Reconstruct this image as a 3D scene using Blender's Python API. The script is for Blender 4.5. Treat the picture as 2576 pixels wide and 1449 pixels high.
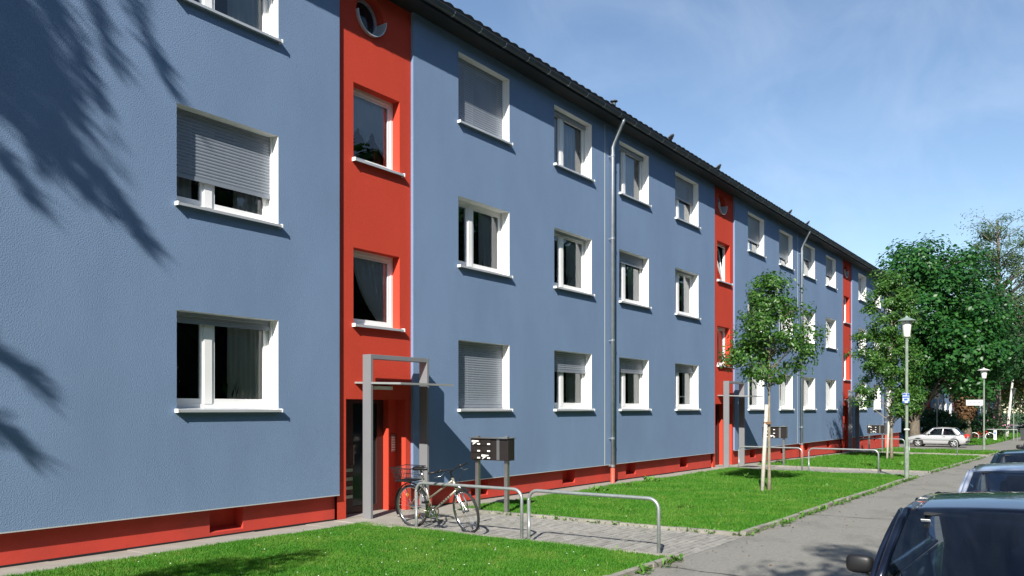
import bpy, math, random
import numpy as np
from mathutils import Vector, Matrix

# ------------------------------------------------------------------ clear
for o in list(bpy.data.objects):
    bpy.data.objects.remove(o)
S = bpy.context.scene
COL = S.collection
R = math.radians

# ------------------------------------------------------------------ camera
TH = 35.393
cd = bpy.data.cameras.new('camera')
cam = bpy.data.objects.new('camera', cd)
COL.objects.link(cam)
cam.location = (0, -10.35, 1.88)
cam.rotation_euler = (R(90), 0, R(TH - 90))
cd.sensor_width = 36
cd.lens = 36 * 2100 / 2576
cd.shift_y = (1029 - 724.5) / 2576
cd.clip_start = 0.05
cd.clip_end = 3000
S.camera = cam

# ------------------------------------------------------------------ sky
SUN_DIR = Vector((-2.5, -1.0, 1.85)).normalized()      # towards the sun
SUN_EL = math.asin(SUN_DIR.z)
SUN_AZ = math.atan2(SUN_DIR.x, SUN_DIR.y)
w = bpy.data.worlds.new('World')
S.world = w
w.use_nodes = True
nt = w.node_tree
nt.nodes.clear()
N = nt.nodes.new
L = nt.links.new
out = N('ShaderNodeOutputWorld')
bg = N('ShaderNodeBackground')
sky = N('ShaderNodeTexSky')
sky.sky_type = 'NISHITA'
sky.sun_disc = False
sky.sun_elevation = SUN_EL
sky.sun_rotation = SUN_AZ
sky.altitude = 100
sky.air_density = 1.0
sky.dust_density = 0.15
sky.ozone_density = 2.0
bg.inputs['Strength'].default_value = 0.096
tc = N('ShaderNodeTexCoord')
mp = N('ShaderNodeMapping')
mp.inputs['Rotation'].default_value = (R(15), R(-20), R(25))
mp.inputs['Scale'].default_value = (1.2, 4.5, 5.0)
nz = N('ShaderNodeTexNoise')
nz.inputs['Scale'].default_value = 1.6
nz.inputs['Detail'].default_value = 5
nz.inputs['Roughness'].default_value = 0.55
nz.inputs['Distortion'].default_value = 0.9
rp = N('ShaderNodeValToRGB')
rp.color_ramp.elements[0].position = 0.40
rp.color_ramp.elements[0].color = (0, 0, 0, 1)
rp.color_ramp.elements[1].position = 0.80
rp.color_ramp.elements[1].color = (0.15, 0.15, 0.15, 1)
mx = N('ShaderNodeMix')
mx.data_type = 'RGBA'
L(tc.outputs['Generated'], mp.inputs['Vector'])
L(mp.outputs[0], nz.inputs['Vector'])
L(nz.outputs['Fac'], rp.inputs['Fac'])
L(rp.outputs['Color'], mx.inputs['Factor'])
L(sky.outputs[0], mx.inputs['A'])
mx.inputs['B'].default_value = (7.2, 7.9, 8.9, 1)
L(mx.outputs['Result'], bg.inputs['Color'])
L(bg.outputs[0], out.inputs['Surface'])

# ------------------------------------------------------------------ sun
ld = bpy.data.lights.new('sun', 'SUN')
ld.energy = 5.0
ld.angle = R(0.53)
ld.color = (1.0, 0.955, 0.88)
sun = bpy.data.objects.new('sun', ld)
COL.objects.link(sun)
sun.rotation_euler = (-SUN_DIR).to_track_quat('-Z', 'Y').to_euler()
sun.location = (-20, -30, 30)

# ------------------------------------------------------------------ exposure
S.render.engine = 'CYCLES'
S.view_settings.view_transform = 'Standard'
S.view_settings.look = 'None'
S.view_settings.exposure = 0.67
S.view_settings.gamma = 1.0
S.view_settings.use_curve_mapping = False

# ================================================================== helpers
GP = [(-60, 0.06), (8, 0), (19, -.03), (26, -.06), (51, -.38), (60, -.58), (75, -.75), (120, -1.0), (900, -1.6)]


def gz(X):
    if X <= GP[0][0]:
        return GP[0][1]
    for (a, za), (b, zb) in zip(GP, GP[1:]):
        if X <= b:
            return za + (zb - za) * (X - a) / (b - a)
    return GP[-1][1]


def gz_np(X):
    return np.interp(X, [p[0] for p in GP], [p[1] for p in GP])


class MB:
    """collects faces of one mesh"""
    def __init__(s):
        s.v = []
        s.f = []

    def add(s, vs, fs):
        n = len(s.v)
        s.v.extend([tuple(v) for v in vs])
        s.f.extend([tuple(i + n for i in f) for f in fs])
        return s

    def quad(s, a, b, c, d):
        return s.add([a, b, c, d], [(0, 1, 2, 3)])

    def box(s, x0, x1, y0, y1, z0, z1, M=None):
        vs = [Vector(p) for p in ((x0, y0, z0), (x1, y0, z0), (x1, y1, z0), (x0, y1, z0),
                                  (x0, y0, z1), (x1, y0, z1), (x1, y1, z1), (x0, y1, z1))]
        if M is not None:
            vs = [M @ v for v in vs]
        return s.add(vs, [(0, 3, 2, 1), (4, 5, 6, 7), (0, 1, 5, 4), (1, 2, 6, 5), (2, 3, 7, 6), (3, 0, 4, 7)])

    def tube(s, pts, r, seg=8, cap=True, closed=False):
        pts = [Vector(p) for p in pts]
        n = len(pts)
        rr = r if hasattr(r, '__len__') else [r] * n
        rings = []
        prev = None
        for i, p in enumerate(pts):
            if closed:
                t = pts[(i + 1) % n] - pts[i - 1]
            else:
                t = pts[min(i + 1, n - 1)] - pts[max(i - 1, 0)]
            if t.length < 1e-9:
                t = Vector((0, 0, 1))
            t.normalize()
            if prev is None:
                a = Vector((0, 0, 1)) if abs(t.z) < .9 else Vector((1, 0, 0))
                u = t.cross(a).normalized()
            else:
                u = prev - t * prev.dot(t)
                if u.length < 1e-6:
                    u = t.orthogonal()
                u.normalize()
            prev = u
            v = t.cross(u)
            rings.append([p + (u * math.cos(2 * math.pi * k / seg) + v * math.sin(2 * math.pi * k / seg)) * rr[i]
                          for k in range(seg)])
        vs = [q for ring in rings for q in ring]
        fs = []
        m = n if closed else n - 1
        for i in range(m):
            a0 = i * seg
            b0 = ((i + 1) % n) * seg
            for k in range(seg):
                k2 = (k + 1) % seg
                fs.append((a0 + k, a0 + k2, b0 + k2, b0 + k))
        if cap and not closed:
            fs.append(tuple(reversed(range(seg))))
            fs.append(tuple(range((n - 1) * seg, n * seg)))
        return s.add(vs, fs)

    def lathe(s, prof, center=(0, 0, 0), seg=20, axis='z', a0=0.0, a1=2 * math.pi):
        c = Vector(center)
        full = abs(a1 - a0 - 2 * math.pi) < 1e-6
        m = seg if full else seg + 1
        vs = []
        for (r, h) in prof:
            for k in range(m):
                a = a0 + (a1 - a0) * k / seg
                if axis == 'z':
                    p = Vector((r * math.cos(a), r * math.sin(a), h))
                elif axis == 'y':
                    p = Vector((r * math.cos(a), h, r * math.sin(a)))
                else:
                    p = Vector((h, r * math.cos(a), r * math.sin(a)))
                vs.append(c + p)
        fs = []
        for i in range(len(prof) - 1):
            for k in range(seg):
                k2 = (k + 1) % m
                fs.append((i * m + k, i * m + k2, (i + 1) * m + k2, (i + 1) * m + k))
        return s.add(vs, fs)

    def grid(s, fn, nu, nv):
        vs = [fn(i / nu, j / nv) for j in range(nv + 1) for i in range(nu + 1)]
        fs = []
        for j in range(nv):
            for i in range(nu):
                a = j * (nu + 1) + i
                fs.append((a, a + 1, a + nu + 2, a + nu + 1))
        return s.add(vs, fs)

    def xf(s, M):
        s.v = [tuple(M @ Vector(v)) for v in s.v]
        return s

    def mesh(s, name):
        me = bpy.data.meshes.new(name)
        me.from_pydata(s.v, [], s.f)
        me.validate()
        me.update()
        return me

    def build(s, name, m, parent=None, smooth=False, bevel=0, auto=None):
        me = s.mesh(name)
        if m is not None:
            me.materials.append(m)
        o = bpy.data.objects.new(name, me)
        COL.objects.link(o)
        if parent is not None:
            o.parent = parent
        if smooth:
            me.polygons.foreach_set('use_smooth', [True] * len(me.polygons))
        if bevel:
            b = o.modifiers.new('bevel', 'BEVEL')
            b.width = bevel
            b.segments = 2
            b.limit_method = 'ANGLE'
        return o


def np_mesh(name, V, F, m, parent=None, smooth=False):
    """V (n,3), F (k,3|4) numpy"""
    me = bpy.data.meshes.new(name)
    n, k, c = len(V), len(F), F.shape[1]
    me.vertices.add(n)
    me.vertices.foreach_set('co', V.astype(np.float32).ravel())
    me.loops.add(k * c)
    me.loops.foreach_set('vertex_index', F.astype(np.int32).ravel())
    me.polygons.add(k)
    me.polygons.foreach_set('loop_start', np.arange(0, k * c, c, dtype=np.int32))
    me.polygons.foreach_set('loop_total', np.full(k, c, dtype=np.int32))
    me.update(calc_edges=True)
    if smooth:
        me.polygons.foreach_set('use_smooth', np.ones(k, dtype=bool))
    me.materials.append(m)
    o = bpy.data.objects.new(name, me)
    COL.objects.link(o)
    if parent is not None:
        o.parent = parent
    return o


def empty(name, loc=(0, 0, 0), rz=0.0, parent=None):
    o = bpy.data.objects.new(name, None)
    o.empty_display_size = .2
    COL.objects.link(o)
    o.location = loc
    o.rotation_euler = (0, 0, rz)
    if parent is not None:
        o.parent = parent
    return o


def tag(o, label=None, cat=None, group=None, kind=None):
    if label:
        o['label'] = label
    if cat:
        o['category'] = cat
    if group:
        o['group'] = group
    if kind:
        o['kind'] = kind
    return o


def inst(me, name, loc=(0, 0, 0), rot=(0, 0, 0), scale=(1, 1, 1), parent=None):
    o = bpy.data.objects.new(name, me)
    COL.objects.link(o)
    o.location = loc
    o.rotation_euler = rot
    o.scale = scale
    if parent is not None:
        o.parent = parent
    return o


def copy_tree(o, parent=None):
    c = o.copy()
    COL.objects.link(c)
    c.parent = parent
    for ch in o.children:
        copy_tree(ch, c)
    return c


# ================================================================== materials
def new_mat(name):
    m = bpy.data.materials.new(name)
    m.use_nodes = True
    t = m.node_tree
    return m, t, t.nodes['Principled BSDF']


def pmat(name, col, rough=.6, metal=0.0, spec=None, var=0.0, vscale=3.0, bump=0.0, bscale=60.0, bdist=.01,
         coat=0.0, stain=None, sscale=.6, objrand=0.0, bdetail=4, ior=None):
    m, t, b = new_mat(name)
    b.inputs['Roughness'].default_value = rough
    b.inputs['Metallic'].default_value = metal
    if spec is not None:
        b.inputs['Specular IOR Level'].default_value = spec
    if coat:
        b.inputs['Coat Weight'].default_value = coat
        b.inputs['Coat Roughness'].default_value = .03
    c4 = (*col, 1)
    b.inputs['Base Color'].default_value = c4
    tcn = t.nodes.new('ShaderNodeTexCoord')
    src = None
    if var:
        nn = t.nodes.new('ShaderNodeTexNoise')
        nn.inputs['Scale'].default_value = vscale
        nn.inputs['Detail'].default_value = 6
        nn.inputs['Roughness'].default_value = .6
        t.links.new(tcn.outputs['Object'], nn.inputs['Vector'])
        cr = t.nodes.new('ShaderNodeValToRGB')
        cr.color_ramp.elements[0].position = .3
        cr.color_ramp.elements[1].position = .7
        cr.color_ramp.elements[0].color = tuple(max(0, x * (1 - var)) for x in col) + (1,)
        cr.color_ramp.elements[1].color = tuple(min(1, x * (1 + var)) for x in col) + (1,)
        t.links.new(nn.outputs['Fac'], cr.inputs['Fac'])
        src = cr.outputs['Color']
    if stain is not None:
        n2 = t.nodes.new('ShaderNodeTexNoise')
        n2.inputs['Scale'].default_value = sscale
        n2.inputs['Detail'].default_value = 8
        n2.inputs['Roughness'].default_value = .7
        t.links.new(tcn.outputs['Object'], n2.inputs['Vector'])
        r2 = t.nodes.new('ShaderNodeValToRGB')
        r2.color_ramp.elements[0].position = .5
        r2.color_ramp.elements[1].position = .72
        r2.color_ramp.elements[0].color = (0, 0, 0, 1)
        r2.color_ramp.elements[1].color = (stain[3],) * 3 + (1,)
        t.links.new(n2.outputs['Fac'], r2.inputs['Fac'])
        mm = t.nodes.new('ShaderNodeMix')
        mm.data_type = 'RGBA'
        t.links.new(r2.outputs['Color'], mm.inputs['Factor'])
        if src:
            t.links.new(src, mm.inputs['A'])
        else:
            mm.inputs['A'].default_value = c4
        mm.inputs['B'].default_value = (*stain[:3], 1)
        src = mm.outputs['Result']
    if objrand:
        oi = t.nodes.new('ShaderNodeObjectInfo')
        hv = t.nodes.new('ShaderNodeHueSaturation')
        mr = t.nodes.new('ShaderNodeMapRange')
        mr.inputs['To Min'].default_value = 1 - objrand
        mr.inputs['To Max'].default_value = 1 + objrand
        t.links.new(oi.outputs['Random'], mr.inputs['Value'])
        t.links.new(mr.outputs[0], hv.inputs['Value'])
        if src:
            t.links.new(src, hv.inputs['Color'])
        else:
            hv.inputs['Color'].default_value = c4
        src = hv.outputs['Color']
    if src:
        t.links.new(src, b.inputs['Base Color'])
    if bump:
        n3 = t.nodes.new('ShaderNodeTexNoise')
        n3.inputs['Scale'].default_value = bscale
        n3.inputs['Detail'].default_value = bdetail
        n3.inputs['Roughness'].default_value = .55
        t.links.new(tcn.outputs['Object'], n3.inputs['Vector'])
        bp = t.nodes.new('ShaderNodeBump')
        bp.inputs['Strength'].default_value = bump
        bp.inputs['Distance'].default_value = bdist
        t.links.new(n3.outputs['Fac'], bp.inputs['Height'])
        t.links.new(bp.outputs[0], b.inputs['Normal'])
    return m


def leaf_mat(name, c1, c2, transl=.35, rough=.5, spec=.25, patch=None, pscale=1.1):
    m = bpy.data.materials.new(name)
    m.use_nodes = True
    t = m.node_tree
    t.nodes.clear()
    o = t.nodes.new('ShaderNodeOutputMaterial')
    g = t.nodes.new('ShaderNodeNewGeometry')
    cr = t.nodes.new('ShaderNodeValToRGB')
    cr.color_ramp.elements[0].color = (*c1, 1)
    cr.color_ramp.elements[1].color = (*c2, 1)
    t.links.new(g.outputs['Random Per Island'], cr.inputs['Fac'])
    colour = cr.outputs['Color']
    if patch is not None:
        pn = t.nodes.new('ShaderNodeTexNoise')
        pn.inputs['Scale'].default_value = pscale
        pn.inputs['Detail'].default_value = 7
        pn.inputs['Roughness'].default_value = .68
        t.links.new(g.outputs['Position'], pn.inputs['Vector'])
        pr_ = t.nodes.new('ShaderNodeValToRGB')
        pr_.color_ramp.elements[0].position = .44
        pr_.color_ramp.elements[1].position = .70
        pr_.color_ramp.elements[0].color = (0, 0, 0, 1)
        pr_.color_ramp.elements[1].color = (.75, .75, .75, 1)
        t.links.new(pn.outputs['Fac'], pr_.inputs['Fac'])
        pm = t.nodes.new('ShaderNodeMix')
        pm.data_type = 'RGBA'
        t.links.new(pr_.outputs['Color'], pm.inputs['Factor'])
        t.links.new(colour, pm.inputs['A'])
        pm.inputs['B'].default_value = (*patch, 1)
        colour = pm.outputs['Result']
    pb = t.nodes.new('ShaderNodeBsdfPrincipled')
    pb.inputs['Roughness'].default_value = rough
    pb.inputs['Specular IOR Level'].default_value = spec
    t.links.new(colour, pb.inputs['Base Color'])
    tr = t.nodes.new('ShaderNodeBsdfTranslucent')
    hs = t.nodes.new('ShaderNodeHueSaturation')
    hs.inputs['Hue'].default_value = .485
    hs.inputs['Saturation'].default_value = 1.15
    hs.inputs['Value'].default_value = 1.5
    t.links.new(colour, hs.inputs['Color'])
    t.links.new(hs.outputs['Color'], tr.inputs['Color'])
    mx_ = t.nodes.new('ShaderNodeMixShader')
    mx_.inputs['Fac'].default_value = transl
    t.links.new(pb.outputs[0], mx_.inputs[1])
    t.links.new(tr.outputs[0], mx_.inputs[2])
    t.links.new(mx_.outputs[0], o.inputs['Surface'])
    return m


def glass_mat(name, tint=(.8, .85, .85), rough=.0, ior=1.5, boost=1.0):
    m = bpy.data.materials.new(name)
    m.use_nodes = True
    t = m.node_tree
    t.nodes.clear()
    o = t.nodes.new('ShaderNodeOutputMaterial')
    tr = t.nodes.new('ShaderNodeBsdfTransparent')
    tr.inputs['Color'].default_value = (*tint, 1)
    gl = t.nodes.new('ShaderNodeBsdfGlossy')
    gl.inputs['Roughness'].default_value = rough
    gl.inputs['Color'].default_value = (.9, .92, .95, 1)
    fr = t.nodes.new('ShaderNodeFresnel')
    fr.inputs['IOR'].default_value = ior
    mu = t.nodes.new('ShaderNodeMath')
    mu.operation = 'MULTIPLY'
    mu.use_clamp = True
    mu.inputs[1].default_value = boost
    t.links.new(fr.outputs[0], mu.inputs[0])
    mx_ = t.nodes.new('ShaderNodeMixShader')
    t.links.new(mu.outputs[0], mx_.inputs['Fac'])
    t.links.new(tr.outputs[0], mx_.inputs[1])
    t.links.new(gl.outputs[0], mx_.inputs[2])
    t.links.new(mx_.outputs[0], o.inputs['Surface'])
    return m


def stucco(name, col, var=.06, bump=.55, scale=48):
    m, t, b = new_mat(name)
    b.inputs['Roughness'].default_value = .9
    b.inputs['Specular IOR Level'].default_value = .15
    tcn = t.nodes.new('ShaderNodeTexCoord')
    n1 = t.nodes.new('ShaderNodeTexNoise')
    n1.inputs['Scale'].default_value = .7
    n1.inputs['Detail'].default_value = 7
    n1.inputs['Roughness'].default_value = .65
    mpp = t.nodes.new('ShaderNodeMapping')
    mpp.inputs['Scale'].default_value = (1, 1, .45)
    t.links.new(tcn.outputs['Object'], mpp.inputs['Vector'])
    t.links.new(mpp.outputs[0], n1.inputs['Vector'])
    cr = t.nodes.new('ShaderNodeValToRGB')
    cr.color_ramp.elements[0].position = .3
    cr.color_ramp.elements[1].position = .72
    cr.color_ramp.elements[0].color = tuple(x * (1 - var) for x in col) + (1,)
    cr.color_ramp.elements[1].color = tuple(min(1, x * (1 + var)) for x in col) + (1,)
    t.links.new(n1.outputs['Fac'], cr.inputs['Fac'])
    n2 = t.nodes.new('ShaderNodeTexNoise')
    n2.inputs['Scale'].default_value = scale
    n2.inputs['Detail'].default_value = 3
    n2.inputs['Roughness'].default_value = .6
    t.links.new(tcn.outputs['Object'], n2.inputs['Vector'])
    # grain: tiny darker pores
    r2 = t.nodes.new('ShaderNodeValToRGB')
    r2.color_ramp.elements[0].position = .25
    r2.color_ramp.elements[1].position = .6
    r2.color_ramp.elements[0].color = (.82, .82, .82, 1)
    r2.color_ramp.elements[1].color = (1, 1, 1, 1)
    t.links.new(n2.outputs['Fac'], r2.inputs['Fac'])
    mu = t.nodes.new('ShaderNodeMix')
    mu.data_type = 'RGBA'
    mu.blend_type = 'MULTIPLY'
    mu.inputs['Factor'].default_value = 1
    t.links.new(cr.outputs['Color'], mu.inputs['A'])
    t.links.new(r2.outputs['Color'], mu.inputs['B'])
    t.links.new(mu.outputs['Result'], b.inputs['Base Color'])
    bp = t.nodes.new('ShaderNodeBump')
    bp.inputs['Strength'].default_value = bump
    bp.inputs['Distance'].default_value = .012
    t.links.new(n2.outputs['Fac'], bp.inputs['Height'])
    t.links.new(bp.outputs[0], b.inputs['Normal'])
    return m


M = {}
M['blue'] = stucco('blue_stucco', (.192, .280, .428), var=.09, bump=.62, scale=62)
M['red'] = stucco('red_stucco', (.58, .064, .036), bump=.45, scale=70)
M['redplinth'] = pmat('red_plinth_paint', (.52, .048, .030), .75, var=.1, vscale=2, bump=.25, bscale=30, bdist=.004,
                      stain=(.28, .05, .04, .35), sscale=1.2)
M['white'] = pmat('white_frame', (.82, .82, .80), .35, var=.02)
M['whitepaint'] = pmat('white_reveal', (.80, .80, .78), .7, var=.03, vscale=4, bump=.2, bscale=90, bdist=.003)
M['alu'] = pmat('shutter_aluminium', (.25, .28, .325), .42, .2, var=.04, vscale=4)
M['sill'] = pmat('sill_aluminium', (.58, .60, .62), .4, .35, var=.05)
M['edge'] = pmat('drip_profile', (.48, .50, .47), .6)
M['glass'] = glass_mat('window_glass', (.90, .93, .92), boost=1.8)
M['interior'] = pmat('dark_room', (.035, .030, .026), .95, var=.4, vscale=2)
M['curtain'] = leaf_mat('curtain_fabric', (.76, .78, .76), (.84, .85, .82), .15, .8, .1)
M['lace'] = leaf_mat('lace_fabric', (.82, .85, .88), (.86, .88, .90), .12, .8, .1)
M['drape'] = leaf_mat('red_drape', (.35, .07, .05), (.40, .09, .06), .3, .8, .1)
M['roof'] = pmat('roof_tile', (.045, .046, .05), .7, var=.25, vscale=6, bump=.2, bscale=40, bdist=.005, objrand=.25)
M['gutter'] = pmat('gutter_zinc', (.08, .095, .105), .5, .4, var=.2, vscale=3)
M['zinc'] = pmat('bright_zinc', (.42, .46, .49), .38, .75, var=.12, vscale=7)
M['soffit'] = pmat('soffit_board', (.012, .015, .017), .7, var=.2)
M['redpipe'] = pmat('red_pipe', (.6, .10, .06), .55, var=.1)
M['portal'] = pmat('grey_portal_steel', (.185, .19, .20), .55, .0, var=.04, vscale=2)
M['canopy'] = pmat('canopy_plate', (.30, .31, .30), .5, .1, var=.05)
M['doordark'] = pmat('dark_door', (.05, .018, .016), .4, var=.1)
M['steel'] = pmat('stainless', (.40, .40, .39), .32, .85, var=.08, vscale=9)
M['galv'] = pmat('galvanised_tube', (.36, .39, .385), .42, .55, var=.16, vscale=14, stain=(.32, .33, .31, .6), sscale=9)
M['mailbox'] = pmat('mailbox_steel', (.052, .045, .043), .3, .6, var=.1)
M['label'] = pmat('paper_label', (.85, .85, .82), .7)
M['paper'] = pmat('newspaper', (.80, .78, .74), .8, var=.2, vscale=40)
M['black'] = pmat('black_plastic', (.012, .012, .013), .45)
M['rubber'] = pmat('rubber', (.018, .018, .018), .8, bump=.2, bscale=200)
M['chrome'] = pmat('chrome', (.72, .73, .74), .18, 1.0)
M['bikeframe'] = pmat('champagne_frame', (.42, .38, .29), .3, .5, coat=.5)
M['concrete'] = pmat('concrete', (.31, .29, .25), .9, var=.16, vscale=2.2, bump=.4, bscale=70, bdist=.004,
                     stain=(.2, .19, .16, .6), sscale=1.4)
M['kerb'] = pmat('kerb_stone', (.27, .255, .22), .95, var=.2, vscale=3, bump=.5, bscale=60, bdist=.005,
                 stain=(.10, .11, .06, .7), sscale=2.2, objrand=.12)
M['paver'] = pmat('paver', (.27, .26, .235), .92, var=.14, vscale=9, bump=.35, bscale=90, bdist=.003, objrand=.14,
                  stain=(.12, .13, .09, .5), sscale=1.0)
M['joint'] = pmat('paver_joint', (.045, .05, .025), .95, var=.3, vscale=10)
M['walk'] = pmat('sidewalk_asphalt', (.225, .218, .192), .93, var=.20, vscale=26, bump=.7, bscale=110, bdist=.006,
                 stain=(.115, .112, .098, .8), sscale=.8, bdetail=8)
M['seam'] = pmat('tar_seam', (.05, .05, .048), .85, var=.3, vscale=8)
M['road'] = pmat('road_asphalt', (.07, .07, .07), .9, var=.12, vscale=1.5, bump=.5, bscale=120, bdist=.005)
M['soil'] = pmat('lawn_soil', (.035, .075, .016), .95, var=.4, vscale=3)
M['grass'] = leaf_mat('grass_blade', (.030, .140, .012), (.105, .300, .030), .32, .55, .2, patch=(.17, .30, .05))
M['grassdry'] = leaf_mat('grass_dry', (.20, .22, .05), (.30, .30, .10), .3, .6, .15)
M['weed'] = leaf_mat('weed_leaf', (.07, .19, .03), (.16, .32, .06), .3, .5, .25)
M['daisy'] = pmat('daisy', (.82, .82, .80), .7)
M['leafyoung'] = leaf_mat('young_leaf', (.026, .088, .016), (.092, .210, .034), .32, .38, .4)
M['leafmaple'] = leaf_mat('maple_leaf', (.010, .062, .016), (.048, .160, .030), .30, .40, .35)
M['leafdark'] = leaf_mat('dark_leaf', (.010, .042, .012), (.028, .085, .022), .25, .5, .25)
M['leafpale'] = leaf_mat('pale_leaf', (.045, .095, .04), (.12, .18, .07), .35, .5, .25)
M['leafyellow'] = leaf_mat('yellow_leaf', (.07, .11, .03), (.22, .22, .06), .35, .5, .25)
M['ivybrown'] = leaf_mat('ivy_brown', (.06, .035, .018), (.20, .11, .05), .2, .6, .2)
M['bark'] = pmat('bark', (.15, .125, .095), .95, var=.35, vscale=8, bump=.8, bscale=25, bdist=.02)
M['barkpale'] = pmat('pale_bark', (.24, .205, .15), .95, var=.3, vscale=9, bump=.7, bscale=30, bdist=.01)
M['birch'] = pmat('birch_bark', (.62, .60, .55), .8, var=.35, vscale=5)
M['stake'] = pmat('stake_wood', (.50, .465, .40), .85, var=.18, vscale=12, bump=.3, bscale=50, bdist=.004)
M['rope'] = pmat('rope', (.22, .12, .06), .9)
M['lamppost'] = pmat('lamp_post_paint', (.19, .24, .19), .6, var=.22, vscale=5, stain=(.34, .36, .30, .7), sscale=3)
M['lampcap'] = pmat('lamp_cap', (.22, .28, .25), .55, var=.12)
M['lampcapwhite'] = pmat('lamp_cap_pale', (.72, .71, .66), .55, var=.08)
M['lampglass'] = pmat('lamp_shade', (.80, .79, .74), .3, var=.03)
M['signpale'] = pmat('sign_pale', (.50, .56, .66), .45)
M['signblue'] = pmat('sign_blue', (.05, .13, .42), .4)
M['pink'] = leaf_mat('pink_blossom', (.55, .14, .32), (.75, .35, .55), .3)
M['redplastic'] = pmat('red_plastic', (.6, .04, .02), .4)
M['bin'] = pmat('bin_plastic', (.05, .055, .06), .5)
M['carglass'] = glass_mat('car_glass', (.36, .43, .49), boost=1.9)
M['cardark'] = pmat('car_interior', (.02, .022, .026), .8)
M['carseat'] = pmat('car_seat', (.035, .04, .05), .9, var=.2, vscale=20)
M['tail'] = pmat('tail_light', (.55, .03, .02), .2)
M['head'] = pmat('head_light', (.7, .72, .75), .1, .3)
M['navy'] = pmat('navy_paint', (.008, .014, .032), .28, .35, coat=1.0)
M['silverblue'] = pmat('silver_blue_paint', (.50, .56, .68), .3, .4, coat=1.0)
M['silver'] = pmat('silver_paint', (.60, .61, .62), .32, .45, coat=.8)
M['darkblue'] = pmat('dark_teal_paint', (.012, .03, .045), .25, .4, coat=1.0)
M['purple'] = pmat('dark_violet_paint', (.02, .017, .045), .25, .4, coat=1.0)
M['maroon'] = pmat('maroon_paint', (.05, .008, .012), .25, .3, coat=1.0)
M['dish'] = pmat('satellite_dish', (.12, .125, .13), .5, var=.1)
M['lightgrey'] = pmat('light_grey_metal', (.50, .53, .56), .45, .3)

rng = np.random.default_rng(7)
random.seed(7)


# ================================================================== ground
def strip(name, x0, x1, y0, y1, zo, m, step=1.0, kind='structure', parent=None, ny=1):
    n = max(1, int((x1 - x0) / step))
    mb = MB()
    mb.grid(lambda u, v: (x0 + (x1 - x0) * u, y0 + (y1 - y0) * v, gz(x0 + (x1 - x0) * u) + zo), n, ny)
    o = mb.build(name, m, parent)
    if kind and parent is None:
        tag(o, kind=kind)
    return o


YK = -6.0       # lawn edge towards the pavement
g0 = strip('ground', -60, 900, -600, 600, -.22, M['soil'], 4)
strip('road', -60, 300, -16.0, -8.62, -.11, M['road'], 2)
strip('pavement', -60, 300, -8.50, YK - .002, 0.0, M['walk'], 1)
strip('side_street', 50.6, 300, YK + .002, 3.2, .0045, M['walk'], 1)

# tar seams across and along the pavement
for i, (sx, sk) in enumerate(((9.15, .05), (15.4, -.04), (21.9, .06), (33.0, .0), (44.0, .05))):
    mb = MB()
    n = 24
    pts_ = [(sx + sk * (y + 7) + .02 * math.sin(y * 5 + i) + .012 * math.sin(y * 13.7), y) for y in [YK - .05 - 2.4 * k / n for k in range(n + 1)]]
    for (p, q) in zip(pts_, pts_[1:]):
        wd_ = .011 + .005 * math.sin(p[1] * 9)
        mb.quad((p[0] - wd_, p[1], gz(p[0]) + .004), (q[0] - wd_, q[1], gz(q[0]) + .004), (q[0] + wd_, q[1], gz(q[0]) + .004), (p[0] + wd_, p[1], gz(p[0]) + .004))
    tag(mb.build('pavement_seam', M['seam']), kind='structure')

# kerb between pavement and road
kb = tag(empty('road_kerb'), kind='structure')
ks = MB().box(0, .985, -.06, .06, -.3, 0).mesh('kerb_stone')
ks.materials.append(M['kerb'])
for i in range(-6, 60):
    inst(ks, 'kerb_stone', (i, -8.56, gz(i) + .004), parent=kb)

BAYS = [10.53, 26.85, 43.15]
LAWNS = [(-8.0, 9.72), (12.12, 26.02), (28.42, 42.35), (44.75, 50.3)]
APR = -.50
lk_me = MB().box(0, .985, -.045, .045, -.25, .07).mesh('edging_stone')
lk_me.materials.append(M['kerb'])
lk = tag(empty('lawn_edging'), kind='structure')
for (a, b) in LAWNS:
    strip('lawn', a, b, YK + .08, APR, .022, M['soil'], .7)
    x = a
    while x < b - .1:
        sx = min(1.0, b - x)
        if x > 2:
            o = inst(lk_me, 'edging_stone', (x, YK + .04 + random.uniform(-.012, .012), gz(x + .5) + random.uniform(-.012, .006)),
                     (random.uniform(-.03, .03), math.atan2(-(gz(x + 1) - gz(x)), 1), random.uniform(-.012, .012)), (sx, 1, 1), lk)
        x += 1.0
    for ex in (a, b):
        if ex < 0:
            continue
        y = YK + .1
        while y < APR - .2:
            sy = min(1.0, APR - .2 - y)
            inst(lk_me, 'edging_stone', (ex + random.uniform(-.006, .006), y, gz(ex) - .018 + random.uniform(-.008, .008)),
                 (0, 0, R(90) + random.uniform(-.01, .01)), (sy, 1, 1), lk)
            y += 1.0

# concrete strip along the wall
ap = tag(empty('wall_apron'), kind='structure')
x = -8.0
i = 0
while x < 56:
    wd = 1.0
    if not any(c - .95 < x + .5 < c + .95 for c in BAYS):
        MB().box(0, wd - .006, 0, -APR + .10, -.2, 0).build('concrete_slab', M['concrete'], ap).matrix_local = \
            Matrix.Translation((x, APR, gz(x + .5) + .030 + random.uniform(-.004, .004))) @ Matrix.Rotation(math.atan2(-(gz(x + 1) - gz(x)), 1), 4, 'Y')
    x += wd
    i += 1

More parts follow.
